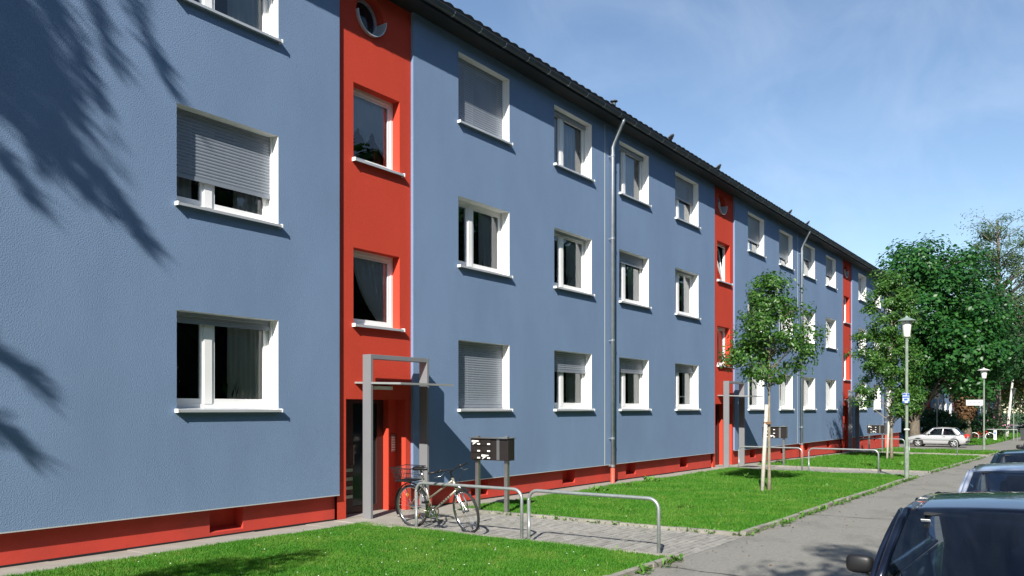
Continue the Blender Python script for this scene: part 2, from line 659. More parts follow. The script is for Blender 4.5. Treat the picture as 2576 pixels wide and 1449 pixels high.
# paved paths to the entrances
pv_me = MB().box(0, .196, 0, .088, -.06, 0).mesh('paver')
pv_me.materials.append(M['paver'])
PATHS = [(9.76, 12.08), (26.06, 28.38), (42.39, 44.71)]
for pi, (a, b) in enumerate(PATHS):
    po = strip('path', a, b, YK + .002, APR + .02, -.024, M['joint'], .5)
    strip('paver_bed', a, b, YK + .002, APR + .02, -.02, M['joint'], .5, parent=po)
    cells = []
    y = YK + .01
    row = 0
    while y < -1.28:
        x = a + .005 - (row % 2) * .1
        while x < b:
            xa, xb = max(x, a + .004), min(x + .189, b - .004)
            if xb - xa > .03:
                cells.append((xa, xb, y))
            x += .2
        y += .1
        row += 1
    # those nearest the camera are pieces of their own
    cells.sort(key=lambda c: (c[0] - 0) ** 2 + (c[2] + 10.35) ** 2)
    keep = 300 if pi == 0 else 0
    for (xa, xb, y) in cells[:keep]:
        inst(pv_me, 'paver', (xa, y, gz(xa) + .001 + random.uniform(-.004, .004)), (random.uniform(-.012, .012), random.uniform(-.012, .012), 0),
             ((xb - xa) / .196, 1, 1), po)
    mb = MB()
    for (xa, xb, y) in cells[keep:]:
        zz = gz(xa) + .001 + random.uniform(-.004, .004)
        mb.box(xa, xb, y, y + .088, zz - .05, zz)
    tag(mb.build('paver', M['paver'], po), kind='stuff')

# ================================================================== apartment building
FLOORS = [1.88, 4.71, 7.54]      # sill heights
WH = 1.36
WW = 1.72


def sheet(mb, x0, x1, z0, z1, y, holes):
    xs = sorted({x0, x1} | {v for h in holes for v in h[:2]})
    zs = sorted({z0, z1} | {v for h in holes for v in h[2:4]})
    for xa, xb in zip(xs, xs[1:]):
        for za, zb in zip(zs, zs[1:]):
            mx_, mz_ = (xa + xb) / 2, (za + zb) / 2
            if any(h[0] < mx_ < h[1] and h[2] < mz_ < h[3] for h in holes):
                continue
            mb.quad((xa, y, za), (xb, y, za), (xb, y, zb), (xa, y, zb))


SLAT_H = .047
sl = MB()
sl.grid(lambda u, v: (u * 1.66, -.007 * math.sin(math.pi * (.08 + .84 * v)), -v * (SLAT_H - .004)), 1, 4)
SLAT_ME = sl.mesh('slat')
SLAT_ME.materials.append(M['alu'])
SLAT_ME.polygons.foreach_set('use_smooth', [True] * len(SLAT_ME.polygons))


def wavy(mb, x0, x1, z0, z1, y, amp=.03, wl=.12, n=40, ph=0):
    mb.grid(lambda u, v: (x0 + (x1 - x0) * u, y + amp * math.sin(2 * math.pi * (x0 + (x1 - x0) * u) / wl + ph) *
                          (.5 + .5 * v) + .012 * math.sin(31 * u + 3 * v), z0 + (z1 - z0) * (1 - v)), n, 4)


def make_window(bld, x0, z0, yb, shut=0.0, cur='r', slats=True, seed=0, mull=.56):
    """two sash window, part of the building; its pieces are sub-parts"""
    x1, z1 = x0 + WW, z0 + WH
    rnd = random.Random(seed)
    f = MB()
    ya, yc = yb + .20, yb + .27
    fw = .055
    f.box(x0, x1, ya, yc, z0 + .0, z0 + fw + .02)
    f.box(x0, x1, ya, yc, z1 - fw, z1)
    f.box(x0, x0 + fw, ya + .001, yc, z0 + .075, z1 - fw)
    f.box(x1 - fw, x1, ya + .001, yc, z0 + .075, z1 - fw)
    m0 = x0 + mull
    f.box(m0, m0 + .13, ya - .006, yc, z0 + .075, z1 - fw)
    # sashes, a little proud
    for (a, b) in ((x0 + fw, m0), (m0 + .13, x1 - fw)):
        s_ = .055
        f.box(a, b, ya + .012, yc - .01, z0 + .075, z0 + .075 + s_ + .02)
        f.box(a, b, ya + .012, yc - .01, z1 - fw - s_, z1 - fw)
        f.box(a, a + s_, ya + .0125, yc - .01, z0 + .15, z1 - fw - s_)
        f.box(b - s_, b, ya + .0125, yc - .01, z0 + .15, z1 - fw - s_)
    wo = f.build('window', M['white'], bld)
    for (a, b) in ((x0 + fw + .05, m0 - .05), (m0 + .18, x1 - fw - .05)):
        j1, j2, j3 = (rnd.uniform(-.006, .006) for _ in range(3))
        MB().quad((a, ya + .036 + j1, z0 + .13), (b, ya + .036 + j2, z0 + .13), (b, ya + .036 + j2 + j3, z1 - .10), (a, ya + .036 + j1 + j3, z1 - .10)).build('pane', M['glass'], wo)
    # reveal lining
    r = MB()
    yr = yb + .2005
    r.quad((x0, yb, z0), (x0, yr, z0), (x0, yr, z1), (x0, yb, z1))
    r.quad((x1, yb, z0), (x1, yb, z1), (x1, yr, z1), (x1, yr, z0))
    r.quad((x0, yb, z1), (x0, yr, z1), (x1, yr, z1), (x1, yb, z1))
    r.quad((x0, yb, z0), (x1, yb, z0), (x1, yr, z0), (x0, yr, z0))
    r.build('reveal', M['whitepaint'], wo)
    # sill with end caps
    s = MB()
    s.add([(x0 - .03, yb - .075, z0 - .008), (x1 + .03, yb - .075, z0 - .008), (x1 + .03, yb + .2, z0 + .018), (x0 - .03, yb + .2, z0 + .018),
           (x0 - .03, yb - .075, z0 - .045), (x1 + .03, yb - .075, z0 - .045), (x1 + .03, yb + .0, z0 - .03), (x0 - .03, yb + .0, z0 - .03)],
          [(0, 1, 2, 3), (4, 5, 1, 0), (7, 6, 5, 4)])
    so = s.build('sill', M['sill'], wo)
    for xx in (x0 - .032, x1 + .012):
        MB().box(xx, xx + .02, yb - .08, yb - .001, z0 - .05, z0 + .004).build('sill_end_cap', M['white'], wo)
    # shutter
    if shut > 0:
        zb = z1 - shut * WH
        zz = z1 - .004
        k = 0
        if slats:
            while zz - SLAT_H > zb + .05:
                inst(SLAT_ME, 'slat', (x0 + .03, yb + .165, zz), parent=wo)
                zz -= SLAT_H
        else:
            q = MB()
            while zz - SLAT_H > zb + .05:
                q.quad((x0 + .03, yb + .165, zz - SLAT_H + .004), (x1 - .03, yb + .165, zz - SLAT_H + .004), (x1 - .03, yb + .158, zz), (x0 + .03, yb + .158, zz))
                zz -= SLAT_H
            if q.f:
                tag(q.build('slat', M['alu'], wo), kind='stuff')
        MB().box(x0 + .028, x1 - .028, yb + .150, yb + .168, zz - .058, zz).build('shutter_rail', M['alu'], wo)
    for gx in (x0 + .002, x1 - .030):
        MB().box(gx, gx + .028, yb + .135, yb + .185, z0 + .02, z1 - .002).build('guide_rail', M['white'], wo)
    # room behind
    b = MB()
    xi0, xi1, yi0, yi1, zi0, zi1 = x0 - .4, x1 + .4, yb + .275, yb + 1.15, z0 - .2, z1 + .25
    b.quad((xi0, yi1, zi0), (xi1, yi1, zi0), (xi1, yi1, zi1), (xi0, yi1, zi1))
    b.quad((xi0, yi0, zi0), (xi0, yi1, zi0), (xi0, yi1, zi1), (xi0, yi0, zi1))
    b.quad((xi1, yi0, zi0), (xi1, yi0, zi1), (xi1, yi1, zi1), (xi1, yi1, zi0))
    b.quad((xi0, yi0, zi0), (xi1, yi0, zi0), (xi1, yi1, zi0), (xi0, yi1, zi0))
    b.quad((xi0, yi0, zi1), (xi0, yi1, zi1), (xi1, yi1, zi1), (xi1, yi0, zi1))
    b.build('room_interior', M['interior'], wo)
    if cur and shut < .97:
        c = MB()
        ph = rnd.random() * 6
        if 'r' in cur:
            wavy(c, x1 - .10 - rnd.uniform(.4, .62), x1 + .05, z0 - .05, z1, yb + .305, .025, .09, 36, ph)
        if 'l' in cur:
            wavy(c, x0 - .05, x0 + rnd.uniform(.35, .5), z0 - .05, z1, yb + .305, .025, .09, 30, ph)
        if 'f' in cur:
            wavy(c, x0 - .05, x1 + .05, z0 - .05, z1, yb + .42, .02, .11, 90, ph)
        if c.f:
            c.build('curtain', M['curtain'], wo, smooth=True)
        if 'p' in cur:
            # a pot plant on the inner window ledge
            p = MB()
            px = x0 + WW * .68
            for k in range(16):
                a = k * 2.4
                l_ = rnd.uniform(.14, .34)
                tx, ty = px + math.cos(a) * l_ * .6, yb + .34 + math.sin(a) * .05
                p.add([(px - .012, yb + .33, z0 + .12), (px + .012, yb + .33, z0 + .12), (tx, ty, z0 + .12 + l_), (tx - .03, ty, z0 + .1 + l_ * .6)],
                      [(0, 1, 2), (0, 2, 3)])
            p.build('pot_plant', M['leafdark'], wo)
    return wo


def make_stair_window(bld, c, z0, yb, lace=0, tilt=False):
    x0, x1, z1 = c - .53, c + .61, z0 + 1.30
    yf = yb + .06
    ya = yf + .17
    f = MB()
    fw = .06
    f.box(x0, x1, ya, ya + .07, z0, z0 + fw)
    f.box(x0, x1, ya, ya + .07, z1 - fw, z1)
    f.box(x0, x0 + fw, ya + .001, ya + .07, z0 + fw, z1 - fw)
    f.box(x1 - fw, x1, ya + .001, ya + .07, z0 + fw, z1 - fw)
    wo = f.build('window', M['white'], bld)
    s = MB()
    for (a, b, cc, d) in ((x0 + fw, x1 - fw, z0 + fw, z0 + fw + .055), (x0 + fw, x1 - fw, z1 - fw - .055, z1 - fw),
                          (x0 + fw, x0 + fw + .055, z0 + fw + .055, z1 - fw - .055), (x1 - fw - .055, x1 - fw, z0 + fw + .055, z1 - fw - .055)):
        s.box(a, b, ya + .014, ya + .06, cc, d)
    so = s.build('sash', M['white'], wo)
    pane = MB().quad((x0 + .1, ya + .035, z0 + .1), (x1 - .1, ya + .035, z0 + .1), (x1 - .1, ya + .035, z1 - .1), (x0 + .1, ya + .035, z1 - .1)).build('pane', M['glass'], wo)
    if tilt:
        for o in (so, pane):
            T = Matrix.Translation((0, ya + .03, z0 + fw)) @ Matrix.Rotation(R(-9), 4, 'X') @ Matrix.Translation((0, -(ya + .03), -(z0 + fw)))
            o.matrix_local = T
    r = MB()
    r.quad((x0, yf, z0), (x0, ya, z0), (x0, ya, z1), (x0, yf, z1))
    r.quad((x1, yf, z0), (x1, yf, z1), (x1, ya, z1), (x1, ya, z0))
    r.quad((x0, yf, z1), (x0, ya, z1), (x1, ya, z1), (x1, yf, z1))
    r.quad((x0, yf, z0), (x1, yf, z0), (x1, ya, z0), (x0, ya, z0))
    r.build('reveal', M['red'], wo)
    s = MB()
    xa, xb = x0 - .03, x1 + .06
    s.add([(xa, yf - .075, z0 - .008), (xb, yf - .075, z0 - .008), (xb, ya, z0 + .018), (xa, ya, z0 + .018),
           (xa, yf - .075, z0 - .05), (xb, yf - .075, z0 - .05), (xb, yf, z0 - .03), (xa, yf, z0 - .03)],
          [(0, 1, 2, 3), (4, 5, 1, 0), (7, 6, 5, 4)])
    s.build('sill', M['sill'], wo)
    for xx in (xa - .004, xb - .016):
        MB().box(xx, xx + .02, yf - .08, yf - .001, z0 - .055, z0 + .006).build('sill_end_cap', M['white'], wo)
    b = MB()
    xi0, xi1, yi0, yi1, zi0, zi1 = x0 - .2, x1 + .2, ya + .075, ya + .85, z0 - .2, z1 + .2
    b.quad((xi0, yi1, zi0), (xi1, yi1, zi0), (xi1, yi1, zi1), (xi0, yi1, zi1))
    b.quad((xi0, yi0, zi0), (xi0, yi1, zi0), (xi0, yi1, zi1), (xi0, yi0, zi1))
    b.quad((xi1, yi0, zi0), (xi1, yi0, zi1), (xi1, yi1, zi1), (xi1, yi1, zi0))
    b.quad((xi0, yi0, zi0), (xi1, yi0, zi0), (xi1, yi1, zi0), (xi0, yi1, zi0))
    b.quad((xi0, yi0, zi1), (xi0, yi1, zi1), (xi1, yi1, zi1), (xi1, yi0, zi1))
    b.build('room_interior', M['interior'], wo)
    yl = ya + .085
    if lace == 1:           # net curtain with a pointed lower edge
        c_ = MB()
        n = 56
        W = x1 - x0

        def zbot(u):
            if u < .62:
                t = (u / .31) % 1.0
                return .52 - .22 * (1 - abs(2 * t - 1))
            return .52 - .46 * ((u - .62) / .38) ** .8
        c_.grid(lambda u, v: (x0 + W * u, yl + .016 * math.sin(2 * math.pi * u * 9) * (.4 + .6 * v),
                              z1 - .05 - (1.2 - 1.2 * zbot(u)) * v), n, 6)
        c_.build('curtain', M['lace'], wo, smooth=True)
        d_ = MB()
        wavy(d_, x1 - .34, x1 - .05, z0 + .02, z1 - .04, yl + .07, .012, .1, 16)
        d_.build('curtain', M['drape'], wo, smooth=True)
    elif lace == 2:         # curved drape swept aside
        c_ = MB()
        W = x1 - x0
        c_.grid(lambda u, v: (x1 - .05 - W * .75 * u * (1 - .75 * v * v), yl + .02 * math.sin(2 * math.pi * u * 8 + 2 * v),
                              z1 - .05 - 1.15 * v), 40, 10)
        c_.build('curtain', M['lace'], wo, smooth=True)
        d_ = MB()
        wavy(d_, x1 - .26, x1 - .05, z0 + .02, z1 - .04, yl + .06, .012, .1, 16)
        d_.build('curtain', M['drape'], wo, smooth=True)
    elif lace == 3:
        c_ = MB()
        wavy(c_, x0, x1, z0, z1, yl, .015, .1, 50)
        c_.build('curtain', M['curtain'], wo, smooth=True)
    return wo


PR = .335


def porthole_wall(mb, c, zc, yf, hs):
    """square field of wall with a round opening"""
    xc = c - .13
    n = 48
    ci, sq = [], []
    for k in range(n):
        a = 2 * math.pi * (k + .5) / n
        ca, sa = math.cos(a), math.sin(a)
        m_ = max(abs(ca), abs(sa))
        ci.append((xc + PR * ca, yf, zc + PR * sa))
        sq.append((xc + hs * ca / m_, yf, zc + hs * sa / m_))
    # exact corners
    for sx_ in (-1, 1):
        for sz_ in (-1, 1):
            k = min(range(n), key=lambda q: (sq[q][0] - xc - sx_ * hs) ** 2 + (sq[q][2] - zc - sz_ * hs) ** 2)
            sq[k] = (xc + sx_ * hs, yf, zc + sz_ * hs)
    mb.add(ci + sq, [(k, (k + 1) % n, n + (k + 1) % n, n + k) for k in range(n)])


def make_porthole(bld, c, zc, yb):
    yf = yb + .06
    xc = c - .13
    yg = yf + .20
    ring = MB()
    ring.lathe([(PR, yg - .03), (PR - .05, yg - .03), (PR - .05, yg + .01)], (xc, 0, zc), 40, 'y')
    po = ring.build('porthole_window', M['lightgrey'], bld)
    g = MB()
    n = 36
    g.add([(xc + PR * math.cos(2 * math.pi * k / n), yg, zc + PR * math.sin(2 * math.pi * k / n)) for k in range(n)], [tuple(range(n))])
    g.build('pane', M['portglass'], po)
    rv = MB()
    rv.lathe([(PR, yf), (PR, yg + .01)], (xc, 0, zc), 48, 'y')
    rv.build('reveal', M['red'], po)
    h = MB()
    prof = [(PR - .004, yg - .032), (PR - .004, yf - .062), (PR + .012, yf - .062), (PR + .012, yf - .001)]
    h.lathe(prof, (xc, 0, zc), 28, 'y', math.pi, 2 * math.pi)
    h.build('half_round_liner', M['lightgrey'], po)
    return po


M['portglass'] = pmat('porthole_glass', (.012, .02, .026), .08, spec=.5)


def make_door(bld, c, yb, z0):
    yf = yb + .06
    xa, xb, xo = c - .70, c + .56, c + .77
    zt = 2.05
    yo, yd = yf + .23, yf + .42
    r = MB()
    r.quad((xa, yf, z0), (xa, yd, z0), (xa, yd, zt), (xa, yf, zt))
    r.quad((xo, yf, z0), (xo, yf, zt), (xo, yo, zt), (xo, yo, z0))
    r.quad((xb, yo, z0), (xo, yo, z0), (xo, yo, zt), (xb, yo, zt))
    r.quad((xb, yo, z0), (xb, yo, zt), (xb, yd, zt), (xb, yd, z0))
    r.quad((xa, yf, zt), (xa, yd, zt), (xb, yd, zt), (xb, yf, zt))
    r.quad((xb, yf, zt), (xb, yo, zt), (xo, yo, zt), (xo, yf, zt))
    ro = r.build('entrance_recess', M['red'], bld)
    MB().box(xa + .001, xb - .001, yf - .001, yd - .001, z0 - .15, z0).build('threshold', M['concrete'], ro)
    MB().box(xb + .0, xo - .001, yf - .001, yo - .001, z0 - .15, z0).build('threshold', M['concrete'], ro)
    # door leaf and side light
    d = MB()
    d.box(xa, xb, yd - .06, yd, zt - .07, zt - .001)
    d.box(xa, xa + .06, yd - .06, yd, z0, zt - .07)
    d.box(xb - .06, xb, yd - .06, yd, z0, zt - .07)
    xm = xa + .34
    d.box(xm, xm + .07, yd - .06, yd, z0, zt - .07)
    d.box(xa + .06, xm, yd - .055, yd - .005, z0, z0 + .09)
    d.box(xm + .07, xb - .06, yd - .055, yd - .005, z0, z0 + .12)
    d.box(xm + .07, xm + .17, yd - .056, yd - .004, z0 + .12, zt - .07)
    d.box(xb - .16, xb - .06, yd - .056, yd - .004, z0 + .12, zt - .07)
    do = d.build('door', M['doordark'], bld)
    MB().quad((xa + .05, yd - .02, z0 + .08), (xb - .05, yd - .02, z0 + .08), (xb - .05, yd - .02, zt - .06), (xa + .05, yd - .02, zt - .06)).build('pane', M['portglass'], do)
    for k in range(4):
        zz = z0 + .28 + k * .155
        MB().box(xa + .02, xm + .12, yd - .10, yd - .07, zz, zz + .055).build('bar', M['steel'], do)
    MB().tube([(xm + .12, yd - .06, z0 + .85), (xm + .12, yd - .12, z0 + .87), (xm + .12, yd - .12, z0 + 1.2), (xm + .12, yd - .06, z0 + 1.22)], .012, 6).build('handle', M['steel'], do)
    MB().box(xb + .05, xb + .17, yo - .016, yo - .001, z0 + 1.05, z0 + 1.38).build('intercom', M['steel'], ro)
    ip = MB()
    for k in range(6):
        ip.box(xb + .07, xb + .15, yo - .021, yo - .0165, z0 + 1.08 + k * .045, z0 + 1.105 + k * .045)
    ip.build('intercom_button', M['label'], ro)
    # the portal frame of flat grey steel
    zg = gz(c) - .05
    p = MB()
    x0, x1 = c - .51, c + .97
    ya, yc = yb - .33, yb - .14
    zt2 = 2.80
    t_ = .055
    p.box(x0, x0 + t_, ya, yc, zg, zt2)
    p.box(x1 - t_, x1, ya, yc, zg, zt2)
    p.box(x0 + t_, x1 - t_, ya + .001, yc - .001, zt2 - .075, zt2 - .001)
    pf = p.build('entrance_portal', M['portal'], bld, bevel=.004)
    k = MB()
    kx0, kx1 = c - .50, c + .86
    k.add([(kx0, yb + .06, 2.345), (kx1, yb + .06, 2.345), (kx1, yb - 1.0, 2.315), (kx0, yb - 1.0, 2.315),
           (kx0, yb + .06, 2.315), (kx1, yb + .06, 2.315), (kx1, yb - 1.0, 2.283), (kx0, yb - 1.0, 2.283)],
          [(0, 3, 2, 1), (4, 5, 6, 7), (2, 3, 7, 6), (3, 0, 4, 7), (1, 2, 6, 5)])
    k.build('canopy', M['canopy'], pf)
    MB().box(c - .1, c + .35, yb - .02, yb + .04, 2.22, 2.28).build('canopy_lamp', M['label'], pf)
    return do


def build_block(name, x0, x1, bays, yb, zo, wins, pipes, near, gfun):
    bld = empty(name, (0, 0, zo))
    ZT = 9.2
    edges = [x0] + [v for c in bays for v in (c - .9, c + .91)] + [x1]
    secs = [(edges[i], edges[i + 1]) for i in range(0, len(edges), 2)]
    ZP = .46
    for (a, b) in secs:
        holes = [(wx, wx + WW, FLOORS[fl], FLOORS[fl] + WH) for (wx, fl) in wins if a < wx < b]
        mb = MB()
        sheet(mb, a, b, ZP, ZT, yb, holes)
        mb.quad((a, yb, ZP), (a, yb, ZT), (a, yb + .14, ZT), (a, yb + .14, ZP))
        mb.quad((b, yb, ZP), (b, yb + .14, ZP), (b, yb + .14, ZT), (b, yb, ZT))
        mb.quad((a, yb, ZP), (a, yb + .14, ZP), (b, yb + .14, ZP), (b, yb, ZP))
        wo = mb.build('wall', M['blue'], bld)
        e = MB()
        e.box(a + .002, b - .002, yb - .006, yb + .01, ZP - .014, ZP - .001)
        e.build('drip_edge', M['edge'], wo)
        # plinth with cellar niches
        nh = []
        for (wx, fl) in wins:
            if fl == 0 and a < wx < b:
                cc = min(bays, key=lambda q: abs(q - wx - .8))
                xn = wx + .55 if wx > cc else wx + WW - .55 - .57
                nh.append((xn, xn + .57, .10, .44))
        pl = MB()
        yp = yb + .12
        sheet(pl, a, b, -1.2, ZP, yp, nh)
        for (na, nb, nc, nd) in nh:
            yn = yp + .22
            pl.quad((na, yp, nc), (na, yn, nc + .05), (na, yn, nd), (na, yp, nd))
            pl.quad((nb, yp, nc), (nb, yp, nd), (nb, yn, nd), (nb, yn, nc + .05))
            pl.quad((na, yp, nc), (nb, yp, nc), (nb, yn, nc + .05), (na, yn, nc + .05))
            pl.quad((na, yn, nc + .05), (nb, yn, nc + .05), (nb, yn, nd), (na, yn, nd))
            pl.quad((na, yp, nd), (na, yn, nd), (nb, yn, nd), (nb, yp, nd))
        pl.quad((a, yp, -1.2), (a, yp, ZP), (a, yp + .3, ZP), (a, yp + .3, -1.2))
        pl.quad((b, yp, -1.2), (b, yp + .3, -1.2), (b, yp + .3, ZP), (b, yp, ZP))
        plo = pl.build('plinth', M['redplinth'], bld)
    for c in bays:
        zd = gfun(c) - zo + .05
        mb = MB()
        holes = [(c - .53, c + .61, 3.33, 4.63), (c - .53, c + .61, 6.14, 7.44), (c - .70, c + .77, -2, 2.05), (c - .13 - .40, c - .13 + .40, 8.30, 9.10)]
        sheet(mb, c - .9, c + .91, -1.2, ZT, yb + .06, holes)
        porthole_wall(mb, c, 8.70, yb + .06, .40)
        mb.build('stair_bay_wall', M['red'], bld)
        bi = bays.index(c)
        first = near and bi == 0
        make_stair_window(bld, c, 6.14, yb, lace=1 if first else 0, tilt=(near and bi == 1))
        make_stair_window(bld, c, 3.33, yb, lace=2 if first else 3 if bi == 1 else 0)
        make_porthole(bld, c, 8.70, yb)
        make_door(bld, c, yb, zd)
    for i, ((wx, fl), (sh, cur)) in enumerate(wins.items()):
        make_window(bld, wx, FLOORS[fl], yb, sh, cur, slats=(near and wx < 26), seed=i + int(x0))
    # eaves, gutter, roof
    ro = MB()
    YR = yb + 5.2
    ye, ze = yb - .40, 9.34
    zr = ze + (YR - ye) * math.tan(R(28))
    ro.quad((x0 - .2, ye, ze), (x1 + .2, ye, ze), (x1 + .2, YR, zr), (x0 - .2, YR, zr))
    ro.quad((x0 - .2, YR, zr), (x1 + .2, YR, zr), (x1 + .2, YR * 2 - ye, ze), (x0 - .2, YR * 2 - ye, ze))
    ro.quad((x0 - .2, ye, ze - .05), (x0 - .2, YR, zr - .05), (x1 + .2, YR, zr - .05), (x1 + .2, ye, ze - .05))
    roof = ro.build('roof', M['roof'], bld)
    # the row of tiles at the eaves, and one long corrugated field above
    tl = MB()
    tl.grid(lambda u, v: (.30 * u, -.06 + .42 * v, .035 + .045 * abs(math.sin(math.pi * (u + .1))) ** .7 + (-.06 + .42 * v) * math.tan(R(28)) * 0), 6, 1)
    tl.grid(lambda u, v: (.30 * u, -.06, .005 + v * (.03 + .045 * abs(math.sin(math.pi * (u + .1))) ** .7)), 6, 1)
    TM = tl.mesh('tile')
    TM.materials.append(M['roof'])
    n = int((x1 - x0 + .4) / .3)
    if near:
        for k in range(n):
            inst(TM, 'tile', (x0 - .2 + k * .3, ye, ze + .002 + random.uniform(-.004, .004)), (R(28), 0, 0), parent=roof)
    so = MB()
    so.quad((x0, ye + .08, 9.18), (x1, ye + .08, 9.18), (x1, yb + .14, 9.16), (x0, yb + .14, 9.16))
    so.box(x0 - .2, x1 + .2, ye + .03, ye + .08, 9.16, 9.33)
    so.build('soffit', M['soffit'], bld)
    gu = MB()
    gy, gzz, gr = yb - .41, 9.285, .075
    gu.lathe([(gr, x0 - .2), (gr, x1 + .2)], (0, gy, gzz), 10, 'x', math.pi, 2 * math.pi)
    gu.tube([(x0 - .2, gy - gr, gzz + .004), (x1 + .2, gy - gr, gzz + .004)], .011, 6)
    guo = gu.build('gutter', M['gutter'], bld)
    if near:
        hk = MB()
        hk.lathe([(gr + .005, -.014), (gr + .005, .014)], (0, 0, 0), 8, 'x', math.pi, 2 * math.pi)
        HM = hk.mesh('gutter_bracket')
        HM.materials.append(M['zinc'])
        xx = x0 + .3
        while xx < x1:
            inst(HM, 'gutter_bracket', (xx, gy, gzz), parent=guo)
            xx += .82
    for xp in pipes:
        d = MB()
        yy = yb - .11
        d.tube([(xp, gy, gzz - .06), (xp, gy, gzz - .13), (xp, gy + .06, gzz - .22), (xp, yy - .04, gzz - .62), (xp, yy, gzz - .74), (xp, yy, gzz - .9), (xp, yy, .36)], .05, 12)
        do = d.build('downpipe', M['zinc'], bld, smooth=True)
        c_ = MB()
        for zz in (.40, 1.1, 3.6, 6.2, 8.3):
            c_.lathe([(.05, zz), (.058, zz + .01), (.058, zz + .05), (.05, zz + .06)], (xp, yy, 0), 12)
            c_.box(xp - .008, xp + .008, yy + .05, yb + .005, zz + .015, zz + .045)
        c_.build('pipe_clip', M['zinc'], do)
        MB().tube([(xp, yy, .37), (xp, yy, -1.0)], .056, 12).build('stand_pipe', M['redpipe'], do, smooth=True)
        MB().box(xp - .23, xp - .205, yb - .006, yb + .02, .46, 9.1).build('joint_strip', M['edge'], do)
    # dark strip painted as the gap shadow where the plinth meets the paving
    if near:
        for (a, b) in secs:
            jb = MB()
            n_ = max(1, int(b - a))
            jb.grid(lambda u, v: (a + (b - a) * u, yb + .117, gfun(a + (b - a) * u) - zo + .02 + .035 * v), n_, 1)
            jb.build('base_gap_shadow', M['soffit'], bld)
    # back and gable ends
    bk = MB()
    bk.quad((x1, yb + .14, -1.2), (x1, yb + 10.4, -1.2), (x1, yb + 10.4, ZT), (x1, yb + .14, ZT))
    bk.add([(x1, yb + .0, ZT), (x1, yb + 10.4, ZT), (x1, YR, zr - .05)], [(0, 1, 2)])
    bk.add([(x0, yb + .0, ZT), (x0, yb + 10.4, ZT), (x0, YR, zr - .05)], [(0, 2, 1)])
    bk.quad((x0, yb + .14, -1.2), (x0, yb + .14, ZT), (x0, yb + 10.4, ZT), (x0, yb + 10.4, -1.2))
    bk.quad((x0, yb + 10.4, -1.2), (x0, yb + 10.4, ZT), (x1, yb + 10.4, ZT), (x1, yb + 10.4, -1.2))
    bk.quad((x0, yb + 1.5, -1.2), (x1, yb + 1.5, -1.2), (x1, yb + 1.5, ZT), (x0, yb + 1.5, ZT))
    bk.build('gable_wall', M['blue'], bld)
    return bld


B1 = BAYS
wins = {}


def setw(x, f0, f1, f2):
    wins[(x, 0)] = f0
    wins[(x, 1)] = f1
    wins[(x, 2)] = f2


setw(B1[0] - 3.88, (.13, 'rp'), (.72, 'rl'), (.0, 'rl'))
setw(B1[0] + 2.22, (1.0, ''), (.0, 'rlp'), (1.0, ''))
setw(B1[0] + 5.72, (.36, 'r'), (.07, 'rp'), (.10, 'f'))
setw(B1[1] - 7.44, (.30, 'r'), (.22, 'r'), (.08, 'f'))
setw(B1[1] - 3.96, (.18, 'rp'), (.05, 'r'), (.50, 'f'))
setw(B1[1] + 2.20, (.06, 'f'), (.1, 'f'), (.68, 'f'))
setw(B1[1] + 5.68, (.0, 'f'), (.1, 'r'), (.75, 'f'))
setw(B1[2] - 7.42, (.0, 'f'), (.1, 'r'), (.42, 'f'))
setw(B1[2] - 3.94, (.0, 'rl'), (.0, 'f'), (.6, 'r'))
setw(B1[2] + 2.20, (.0, 'f'), (.0, 'f'), (.0, 'rl'))
setw(B1[2] + 5.68, (.2, 'f'), (.0, 'f'), (.3, 'r'))
setw(51.35 + .75, (.0, 'f'), (.0, 'f'), (.3, 'r'))
b1 = build_block('apartment_building', -3.0, 56.4, B1, 0.0, 0.0, wins, [18.85, 35.15, 51.4], True, gz)
tag(b1, 'long three storey blue apartment block with red stair bays', 'building')

wins2 = {}
B2 = [85.6, 101.9, 118.2, 134.5]
for i, c in enumerate(B2):
    for dx in (-7.44, -3.96, 2.20, 5.70):
        for fl in range(3):
            wins2[(c + dx, fl)] = (random.choice([0, 0, .3, .6]), random.choice(['f', 'r', 'rl']))
b2 = build_block('apartment_building', 77.0, 143.0, B2, 3.0, -.72, wins2, [93.7, 110.0, 126.3], False, gz)
tag(b2, 'far blue apartment block behind the maple and the ivy trunk', 'building')

# entrance slabs with door mats
for c in BAYS:
    zz = gz(c)
    sl_ = MB()
    sl_.box(c - .98, c + 1.3, -1.26, .055, zz - .2, zz + .045)
    s_ = sl_.build('entrance_slab', M['concrete'], None, bevel=.01)
    tag(s_, kind='structure')
    MB().box(c - .05, c + .62, -1.0, -.5, zz + .04, zz + .052).build('door_mat', M['bin'], s_)

# ================================================================== roof things
def dish(X, lbl):
    yb, zb = .7, 9.34 + 1.1 * math.tan(R(28))
    o = empty('satellite_dish', (X, yb, zb))
    MB().tube([(0, 0, -.05), (0, 0, .5), (-.08, -.1, .55)], .02, 6).build('mast', M['zinc'], o)
    d = MB()
    d.lathe([(0.001, 0), (.16, .012), (.30, .045), (.40, .085)], (0, 0, 0), 24)
    d.xf(Matrix.Translation((-.08, -.12, .60)) @ Matrix.Rotation(R(62), 4, Vector((.5, -.85, 0)).normalized().orthogonal()))
    do = d.build('reflector', M['dish'], o, smooth=True)
    sm = do.modifiers.new('s', 'SOLIDIFY')
    sm.thickness = .012
    MB().tube([(-.08, -.12, .45), (-.38, -.42, .62)], .012, 6).build('feed_arm', M['dish'], o)
    o.scale = (.5, .5, .5)
    tag(o, lbl, 'satellite dish', 'dishes on the roof edge')
    return o


